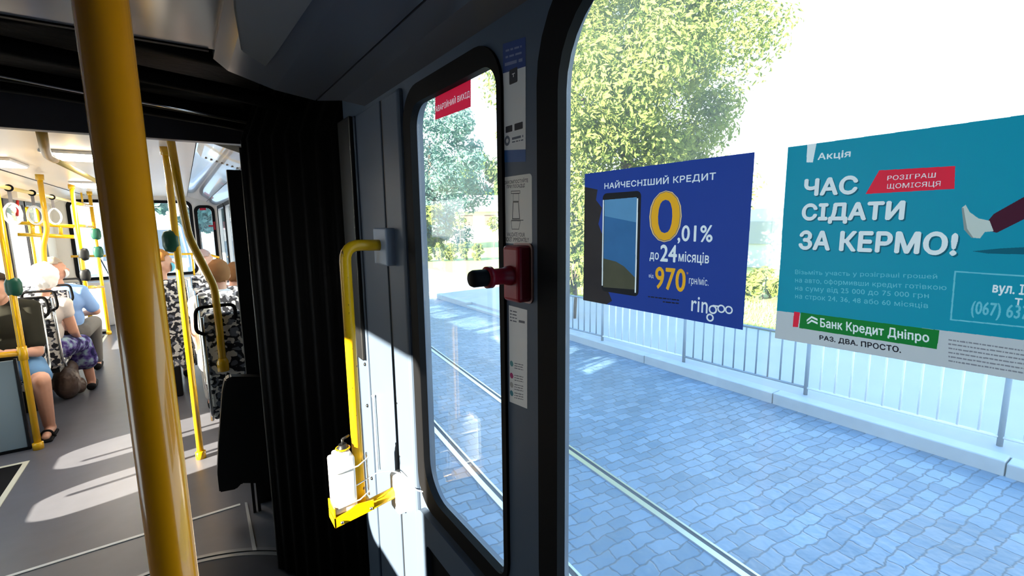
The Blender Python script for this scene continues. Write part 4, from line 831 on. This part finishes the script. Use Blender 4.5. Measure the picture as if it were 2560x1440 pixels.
# ------------------------------------------------------------------ seats
def seat(label, x0, x1, yb, face, top=1.03, pan=0.44, aisle=1, loop=True, low=None, group=None):
    """double seat; yb rear of the backrest, face +1 looks away from the camera, -1 towards it"""
    t = thing('seat', label, 'seat', ((x0+x1)/2, yb, 0), group); low = low or pan-0.02
    f = face; bm = bmesh.new()
    box(bm, (x0, min(yb, yb+f*0.06), low), (x1, max(yb, yb+f*0.06), top), 0.018, Matrix.Rotation(f*R(5), 3, 'X'), (0, yb, low)); obj('backrest', bm, CAMO, t)
    bm = bmesh.new(); ya, yc = sorted((yb+f*0.05, yb+f*0.46)); box(bm, (x0, ya, pan-0.05), (x1, yc, pan+0.02), 0.02); obj('cushion', bm, CAMO, t)
    bm = bmesh.new(); box(bm, (x0+0.03, ya, pan-0.085), (x1-0.03, yc-0.02, pan-0.05)); obj('pan', bm, DARKP, t)
    sx = x1 if aisle > 0 else x0; e = aisle*0.008
    dz = top-low; sh = -f*math.tan(R(5))*dz
    obj('side_trim', T([(sx+e, yb+sh, top-0.01), (sx+e, yb-f*0.01, low+0.06), (sx+e, yb+f*0.08, low-0.02)], 0.010, seg=8, fil=0.03), ALU, t)
    if loop:
        yl = yb+sh; w = 0.17; zt = top+0.055
        obj('grab_loop', T([(sx-aisle*w, yl, top-0.04), (sx-aisle*w, yl-f*0.01, zt), (sx+aisle*0.035, yl-f*0.03, zt), (sx+aisle*0.045, yl-f*0.03, top-0.09), (sx, yl, top-0.12)], 0.011, seg=8, fil=0.04), BLACK, t)
    bm = bmesh.new(); ym = (ya+yc)/2; box(bm, ((x0+x1)/2-0.16, ym-0.10, 0.0), ((x0+x1)/2+0.10, ym+0.10, pan-0.085), 0.01); obj('pedestal', bm, DARKP, t)
    return t
LX0, LX1 = LW+0.03, -0.985
seat('patterned double seat facing the camera, with the passenger in dark shirt', LX0, LX1-0.06, 5.42, -1, 1.00)
seat('patterned double seat behind the dark-shirted passenger, under the white-haired one', LX0, LX1, 5.58, 1, 1.05)
seat('patterned double seat under the passenger in the blue shirt', LX0, LX1+0.0, 6.26, 1, 1.03)
seat('patterned double seat on the left farthest back, half hidden by poles', LX0, -1.02, 7.05, 1, 1.02)
seat('patterned seat with a black grab loop, nearest to the bellows', 0.055, 0.50, 3.43, 1, 1.10, 0.45, -1, low=0.40)
seat('patterned seat just behind the one nearest the bellows, under the person in white', 0.045, 0.50, 4.05, 1, 1.16, 0.45, -1, loop=False)
seat('patterned seat right of the thick yellow pole, tall and sunlit', -0.46, -0.02, 5.25, 1, 1.16, 0.42, 1, loop=False, low=0.33)
seat('patterned seat third from the bellows on the right, under the strappy top', 0.04, 0.50, 4.85, 1, 1.10, 0.45, -1, loop=False)
seat('patterned seat farther back on the right, under the passenger in profile', 0.03, 0.50, 5.9, 1, 1.12, 0.45, -1, loop=False)

# ------------------------------------------------------------------ passengers
def remesh(bm, vox, smooth=4):
    me = bpy.data.meshes.new('r'); bm.to_mesh(me); bm.free(); o = bpy.data.objects.new('r', me); sc.collection.objects.link(o)
    m = o.modifiers.new('r', 'REMESH'); m.mode = 'VOXEL'; m.voxel_size = vox; m.use_smooth_shade = True
    k = o.modifiers.new('s', 'SMOOTH'); k.iterations = smooth; k.factor = 0.5
    dg = bpy.context.evaluated_depsgraph_get(); res = bpy.data.meshes.new_from_object(o.evaluated_get(dg)); bpy.data.objects.remove(o); bpy.data.meshes.remove(me)
    out = bmesh.new(); out.from_mesh(res); bpy.data.meshes.remove(res); return out
def ell(bm, c, r, rot=None):
    q = bmesh.ops.create_uvsphere(bm, u_segments=16, v_segments=10, radius=1.0)
    for v in q['verts']:
        p = Vector((v.co.x*r[0], v.co.y*r[1], v.co.z*r[2])); v.co = (rot @ p if rot is not None else p)+Vector(c)
def limb(bm, pts, rs):
    for p, r in zip(pts, rs): ell(bm, p, (r, r, r))
    for a, b, ra, rb in zip(pts, pts[1:], rs, rs[1:]): tube(bm, [a, b], [ra, rb], seg=12)
def person(name, label, hip, face, J, top, bottom, hair, sleeves=True, shorts=False, skirt=None, shoes=None, head_yaw=0.0, scale=1.0, fem=False, mask=None, bare_arms=False, vox=0.010):
    """seated figure; J overrides joints in a frame at the hips (x right, y ahead, z up)"""
    S = scale; M = Matrix.Translation(hip) @ Matrix.Rotation(face, 4, 'Z')
    D = dict(pel=(0, 0, .08), bel=(0, .01, .25), che=(0, .0, .42), nek=(0, .0, .56), hd=(0, .035, .70), shl=(-.175, 0, .51), shr=(.175, 0, .51), ell=(-.22, .08, .27), elr=(.22, .08, .27),
             wrl=(-.10, .28, .17), wrr=(.10, .28, .17), hpl=(-.09, .02, .08), hpr=(.09, .02, .08), knl=(-.11, .44, .09), knr=(.11, .44, .09), anl=(-.11, .46, -.36), anr=(.11, .46, -.36))
    wj = {k: M @ (Vector(v)*S) for k, v in D.items()}
    for k, v in J.items(): wj[k] = Vector(v)
    P = lambda k: wj[k]; t = thing(name, label, 'person', (hip[0], hip[1], 0))
    HR = Matrix.Rotation(face+head_yaw, 3, 'Z'); hd = P('hd')
    def body(bm):
        up = (P('nek')-P('pel')).normalized(); side = (P('shr')-P('shl')).normalized(); fwd = up.cross(side)
        RM = Matrix((side, fwd, up)).transposed()
        ell(bm, P('pel'), (.155*S, .115*S, .11*S), RM); ell(bm, P('bel'), (.14*S, .10*S, .15*S), RM); ell(bm, P('che'), (.165*S, .11*S, .15*S), RM)
        limb(bm, [P('shl'), P('nek')-up*.03, P('shr')], [.055*S, .07*S, .055*S])
    bm = bmesh.new(); body(bm)
    limb(bm, [P('nek')-(P('nek')-P('che')).normalized()*.02, hd+HR @ Vector((0, -.015*S, -.06*S))], [.052*S, .05*S])
    ell(bm, hd, (.072*S, .088*S, .105*S), HR); ell(bm, hd+HR @ Vector((0, .035*S, -.055*S)), (.05*S, .055*S, .055*S), HR)
    ell(bm, hd+HR @ Vector((0, .098*S, -.02*S)), (.012*S, .020*S, .022*S), HR); ell(bm, hd+HR @ Vector((0, .09*S, -.062*S)), (.024*S, .012*S, .010*S), HR)
    ell(bm, hd+HR @ Vector((0, .078*S, .022*S)), (.045*S, .016*S, .010*S), HR)
    for sx in (-1, 1): ell(bm, hd+HR @ Vector((sx*.074*S, -.008*S, -.015*S)), (.010*S, .018*S, .030*S), HR)
    for s_ in 'lr':
        limb(bm, [P('sh'+s_), P('el'+s_), P('wr'+s_)], [.050*S, .040*S, .027*S]); limb(bm, [P('hp'+s_), P('kn'+s_), P('an'+s_)], [.085*S, .058*S, .038*S])
        d = (P('wr'+s_)-P('el'+s_)).normalized(); sd = d.cross(Vector((0, 0, 1))).normalized(); n = sd.cross(d)
        ell(bm, P('wr'+s_)+d*.045*S, (.030*S, .045*S, .016*S), Matrix((sd, d, n)).transposed())
        for k, (o, L) in enumerate(((-.024, .055), (-.009, .068), (.007, .064), (.022, .048))):
            b0 = P('wr'+s_)+d*.08*S+sd*o*S; limb(bm, [b0, b0+d*L*.55*S-n*.008*S, b0+d*L*S-n*.026*S], [.0085*S, .008*S, .0065*S])
        q = 1 if s_ == 'l' else -1; b0 = P('wr'+s_)+d*.025*S+sd*q*.026*S; limb(bm, [b0, b0+d*.03*S+sd*q*.022*S, b0+d*.055*S+sd*q*.022*S-n*.01*S], [.010*S, .009*S, .007*S])
        ff = M.to_3x3() @ Vector((0, 1, 0)); an = P('an'+s_); toe = Vector((an.x, an.y, 0.035))+ff*.15*S
        limb(bm, [an, Vector((an.x, an.y, .045))-ff*.03, toe], [.036*S, .036*S, .026*S])
        if shoes:
            b = bmesh.new(); heel = Vector((an.x, an.y, 0.042))-ff*.045; tt_ = Vector((an.x, an.y, 0.036))+ff*.17*S
            limb(b, [heel, (heel+tt_)/2, tt_], [.040*S, .042*S, .033*S])
            b = remesh(b, .009, 2)
            for v in b.verts: v.co.z = max(v.co.z, 0.001)
            obj('shoe', b, shoes, t)
    obj('body', remesh(bm, vox, 3), SKIN, t, True)
    bm = bmesh.new(); body(bm)
    for v in bm.verts: c = (P('bel')+P('che'))/2; v.co = c+(v.co-c)*1.07
    if not bare_arms:
        for s_ in 'lr': limb(bm, [P('sh'+s_), P('sh'+s_).lerp(P('el'+s_), 0.78 if sleeves else 0.3)], [.066*S, .060*S])
    obj('shirt', remesh(bm, .011, 3), top, t, True)
    bm = bmesh.new()
    if skirt:
        L = [P('pel'), (P('hpl')+P('hpr'))/2+Vector((0, 0, .02)), (P('knl')+P('knr'))/2+Vector((0, 0, .0))]
        limb(bm, [P('hpl'), P('knl')], [.11*S, .085*S]); limb(bm, [P('hpr'), P('knr')], [.11*S, .085*S]); limb(bm, L[1:], [.12*S, .09*S]); ell(bm, P('pel'), (.18*S, .14*S, .11*S))
        limb(bm, [P('knl'), P('knl').lerp(P('anl'), .45)], [.085*S, .10*S]); limb(bm, [P('knr'), P('knr').lerp(P('anr'), .45)], [.085*S, .10*S]); limb(bm, [L[2], L[2].lerp((P('anl')+P('anr'))/2, .45)], [.085*S, .10*S])
        obj('skirt', remesh(bm, .012, 3), bottom, t, True)
    else:
        ell(bm, P('pel'), (.172*S, .13*S, .115*S), Matrix.Rotation(face, 3, 'Z'))
        for s_ in 'lr':
            if shorts: limb(bm, [P('hp'+s_), P('hp'+s_).lerp(P('kn'+s_), .72)], [.10*S, .085*S])
            else: limb(bm, [P('hp'+s_), P('kn'+s_), P('an'+s_)+Vector((0, 0, .03))], [.10*S, .075*S, .055*S])
        obj('shorts' if shorts else 'trousers', remesh(bm, .012, 3), bottom, t, True)
    if hair:
        hm, size, cut = hair; b = bmesh.new(); q_ = bmesh.ops.create_uvsphere(b, u_segments=36, v_segments=24, radius=1.0)
        for v in b.verts: v.co = Vector((v.co.x*.082*S*size, v.co.y*.096*S*size, v.co.z*.108*S*size))
        bmesh.ops.delete(b, geom=[v for v in b.verts if (v.co.y > .048 and v.co.z < .048) or (v.co.y > .012 and v.co.z < -.012) or v.co.z < cut-.03*max(0, -v.co.y)/.09], context='VERTS')
        rnd = random.Random(len(label))
        for v in b.verts: v.co = hd+HR @ (v.co*(1+noise.noise(v.co*38)*(.16 if size > 1.2 else .06)+rnd.uniform(-.015, .02))+Vector((0, -.012, .014)))
        bmesh.ops.solidify(b, geom=list(b.faces), thickness=0.008); obj('hair', b, hm, t, True)
    if mask:
        b = bmesh.new(); ell(b, (0, 0, 0), (.060, .052, .052)); bmesh.ops.delete(b, geom=[v for v in b.verts if v.co.y < 0.004], context='VERTS')
        for v in b.verts: v.co = hd+HR @ (v.co*S+Vector((0, .058*S, -.05*S)))
        bmesh.ops.solidify(b, geom=list(b.faces), thickness=0.003); obj('face_mask', b, mask, t, True)
    return t
CL = lambda n, c, **k: mat(n, c, 0.85, spec=0.1, **k)
# dark shirt, bare knees, facing the camera at the left edge
person('person', 'person in a dark olive shirt, blue shorts and black sandals sitting behind the grey partition', (-1.20, 5.20, 0.46), math.pi,
       dict(nek=(-1.20, 5.22, 1.05), shr=(-1.385, 5.24, 1.0), shl=(-1.06, 5.23, 1.0), ell=(-1.03, 5.10, 0.665), wrl=(-1.17, 4.98, 0.71), elr=(-1.42, 5.12, 0.68), wrr=(-1.27, 4.96, 0.73),
            hpl=(-1.10, 5.18, 0.54), hpr=(-1.30, 5.18, 0.54), knl=(-0.985, 4.84, 0.49), knr=(-1.33, 4.84, 0.50), anl=(-1.015, 5.02, 0.09), anr=(-1.33, 5.04, 0.09), hd=(-1.21, 5.15, 1.19)),
       CL('dark_olive_cloth', (0.025, 0.024, 0.018)), CL('blue_denim', (0.12, 0.24, 0.42)), (CL('dark_hair', (0.03, 0.02, 0.015)), 1.05, -.03), True, True, shoes=None, vox=0.007)
SAN = CL('black_sandal', (0.012, 0.011, 0.012)); pr_ = [o for o in sc.objects if o.get('category') == 'person'][-1]
for x, y in ((-1.015, 5.02), (-1.33, 5.04)):
    bm = bmesh.new(); box(bm, (x-0.042, y-0.19, 0.0), (x+0.042, y+0.06, 0.022), 0.010); tube(bm, [(x-0.044, y-0.10, 0.01), (x-0.02, y-0.10, 0.068), (x+0.02, y-0.10, 0.068), (x+0.044, y-0.10, 0.01)], 0.010, seg=8, fil=0.02); obj('sandal', bm, SAN, pr_)
pbg = bmesh.new(); ell(pbg, (-1.245, 4.92, 0.76), (.055, .05, .085)); ell(pbg, (-1.235, 4.92, 0.83), (.03, .03, .05))
tag(obj('plastic_bag', remesh(pbg, .012, 1), mat('pale_green_plastic', (0.42, 0.56, 0.38), 0.25, noise=0.4, nscale=25), None, True), 'pale green plastic bag held by the dark-shirted person at the left edge', 'bag')
# white-haired passenger facing away, patterned skirt
def flower():
    m = CL('purple_patterned_cloth', (0.07, 0.06, 0.22)); nt = m.node_tree; b = nt.nodes['Principled BSDF']
    co = nt.nodes.new('ShaderNodeTexCoord'); n = nt.nodes.new('ShaderNodeTexNoise'); n.inputs['Scale'].default_value = 17; n.inputs['Detail'].default_value = 2; nt.links.new(co.outputs['Object'], n.inputs[0])
    r = nt.nodes.new('ShaderNodeValToRGB'); el = r.color_ramp.elements; el[0].position = 0.40; el[0].color = (0.015, 0.014, 0.07, 1); el[1].position = 0.68; el[1].color = (0.30, 0.42, 0.50, 1)
    k = el.new(0.52); k.color = (0.10, 0.07, 0.26, 1); nt.links.new(n.outputs['Fac'], r.inputs[0]); nt.links.new(r.outputs[0], b.inputs['Base Color']); return m
person('person', 'white-haired person in a pale top and purple patterned skirt, seen from behind', (-1.12, 5.80, 0.46), 0.0,
       dict(nek=(-1.10, 5.80, 0.99), hd=(-1.055, 5.82, 1.19), shr=(-0.955, 5.80, 0.94), shl=(-1.28, 5.80, 0.94), elr=(-0.925, 5.86, 0.68), wrr=(-0.93, 6.02, 0.60), knr=(-0.93, 6.17, 0.50), knl=(-1.08, 6.17, 0.52), anr=(-0.90, 6.20, 0.09), anl=(-1.06, 6.18, 0.09)),
       CL('pale_cream_cloth', (0.66, 0.60, 0.56)), flower(), (CL('white_hair', (0.85, 0.84, 0.82)), 1.25, -.095), False, skirt=True, shoes=CL('black_shoe', (0.012, 0.012, 0.014)), scale=0.97, vox=0.008, bare_arms=False)
hbg = bmesh.new(); box(hbg, (-1.02, 5.98, 0.62), (-0.94, 6.10, 0.77), 0.02); tag(obj('handbag', hbg, CL('dark_brown_leather', (0.035, 0.018, 0.015))), 'small dark brown handbag on the lap of the white-haired person', 'bag')
tb = bmesh.new(); ell(tb, (-1.05, 6.02, 0.16), (.10, .14, .17)); ell(tb, (-1.02, 6.06, 0.27), (.06, .09, .09)); ell(tb, (-0.98, 6.12, 0.08), (.05, .09, .08))
tb = remesh(tb, .014, 1)
for v in tb.verts: v.co.z = max(v.co.z, 0.003); v.co += Vector((random.uniform(-1, 1), random.uniform(-1, 1), random.uniform(0, 1)))*0.004
tag(obj('shopping_bag', tb, mat('brown_crumpled_plastic', (0.11, 0.075, 0.06), 0.45, noise=0.7, nscale=14)), 'crumpled brown bag on the floor at the feet of the white-haired person', 'bag')
# blue shirt, grey trousers, face turned to the right
person('person', 'person in a light blue shirt and grey trousers, face turned right', (-1.08, 6.56, 0.46), 0.0,
       dict(nek=(-1.08, 6.55, 1.02), hd=(-1.10, 6.50, 1.225), shr=(-0.935, 6.55, 0.97), elr=(-0.845, 6.62, 0.74), wrr=(-0.99, 6.78, 0.70), knr=(-0.93, 7.02, 0.56), anr=(-0.95, 7.06, 0.09)),
       CL('light_blue_cloth', (0.28, 0.46, 0.80)), CL('grey_cloth', (0.16, 0.15, 0.14)), (CL('grey_hair', (0.42, 0.36, 0.30)), 1.0, .03), True, head_yaw=R(-75), mask=CL('white_mask', (0.8, 0.8, 0.8)), shoes=SAN, vox=0.009)
# right side: two passengers on the seat behind the bent pole, then the profile and the masked one
SKL = CL('white_cloth', (0.75, 0.72, 0.70))
person('person', 'brown-haired person in white with a bare arm in the aisle, beyond the bent pole', (0.19, 4.40, 0.46), 0.0, dict(hd=(0.205, 4.42, 1.255), nek=(0.20, 4.40, 1.09), elr=(0.38, 4.45, 0.78), ell=(0.015, 4.45, 0.80), wrl=(0.02, 4.62, 0.66), shl=(0.045, 4.40, 1.02), shr=(0.34, 4.40, 1.0)),
       SKL, CL('pale_cloth', (0.4, 0.38, 0.36)), (CL('brown_hair', (0.22, 0.10, 0.04)), 1.0, -.06), False, shoes=SAN)
person('person', 'brown-haired person in a strappy top, partly hidden by the black bellows edge', (0.34, 5.22, 0.46), 0.0, dict(hd=(0.375, 5.24, 1.17), nek=(0.36, 5.22, 1.02), shr=(0.47, 5.22, 0.96), elr=(0.49, 5.30, 0.72), wrr=(0.42, 5.48, 0.64), shl=(0.21, 5.22, 0.97)), CL('rose_cloth', (0.60, 0.30, 0.28)), MATS['pale_cloth'], (MATS['brown_hair'], 1.02, -.075), bare_arms=True, scale=0.95, shoes=SAN)
person('person', 'person in profile farther back, seen between the bent pole and the corner window', (0.20, 6.40, 0.46), 0.0, dict(hd=(0.17, 6.40, 1.25)), CL('pink_cloth', (0.66, 0.42, 0.42)), MATS['pale_cloth'], (CL('grey_pink_hair', (0.45, 0.30, 0.27)), 1.0, .02), head_yaw=R(-75), shoes=SAN)
pm = U(402, 655, Y=5.62)
person('person', 'person with a light blue mask and orange-brown hair, between the two straight yellow poles', (pm.x-0.01, 5.66, 0.46), 0.0, dict(hd=(pm.x, 5.62, pm.z)), CL('striped_white_cloth', (0.68, 0.68, 0.72), noise=0.25, nscale=60), MATS['pale_cloth'], (CL('orange_brown_hair', (0.42, 0.18, 0.05)), 1.04, .0), head_yaw=R(-80), mask=CL('light_blue_mask', (0.15, 0.50, 0.66)), shoes=SAN)

# ------------------------------------------------------------------ street beyond the end window
vn = thing('van', 'pale blue van standing in the street beyond the end window', 'van', (-0.9, 17.0, ZG))
prof = [(-1.0, 0.35), (1.0, 0.35), (1.02, 1.2), (0.92, 2.1), (0.8, 2.25), (-0.8, 2.25), (-0.92, 2.1), (-1.02, 1.2)]
bm = PR([(-0.9+x, 16.0, ZG+z) for x, z in prof], (0, 4.6, 0)); bmesh.ops.bevel(bm, geom=list(bm.edges), offset=0.05, segments=2, affect='EDGES'); obj('body', bm, mat('pale_blue_paint', (0.36, 0.44, 0.56), 0.3, coat=0.5), vn)
obj('windscreen', PR([(-0.9+x, 15.985, ZG+z) for x, z in ((-0.86, 1.25), (0.86, 1.25), (0.76, 2.02), (-0.76, 2.02))], (0, 0.02, 0)), mat('dark_glass', (0.10, 0.13, 0.17), 0.08), vn)
obj('bumper', B((-1.9, 15.95, ZG+0.3), (0.1, 16.05, ZG+0.55), 0.03), mat('grey_bumper', (0.12, 0.12, 0.13), 0.6), vn)
for x in (-1.7, -0.1): obj('headlamp', B((x-0.13, 15.96, ZG+0.75), (x+0.13, 16.02, ZG+0.98), 0.03), WP, vn)
for x in (-1.75, -0.2):
    for y in (16.7, 19.6): obj('wheel', LA([(0.30, 0), (0.33, 0.03), (0.33, 0.17), (0.30, 0.2)], (x, y, ZG+0.33), (1, 0, 0), 18), BLACK, vn)
tree('broad_tree', 'hazy grey-green tree beyond the end window, above the pale van', (0.6, 30, 4.2), 2.6, 6000, 0.22, BG, 1.2, 71, 0.2)
tree('broad_tree', 'tall hazy tree beyond the end window, left of the thick yellow pole', (-4.6, 27, 4.6), 2.6, 6000, 0.22, MG, 1.2, 73, 0.2)
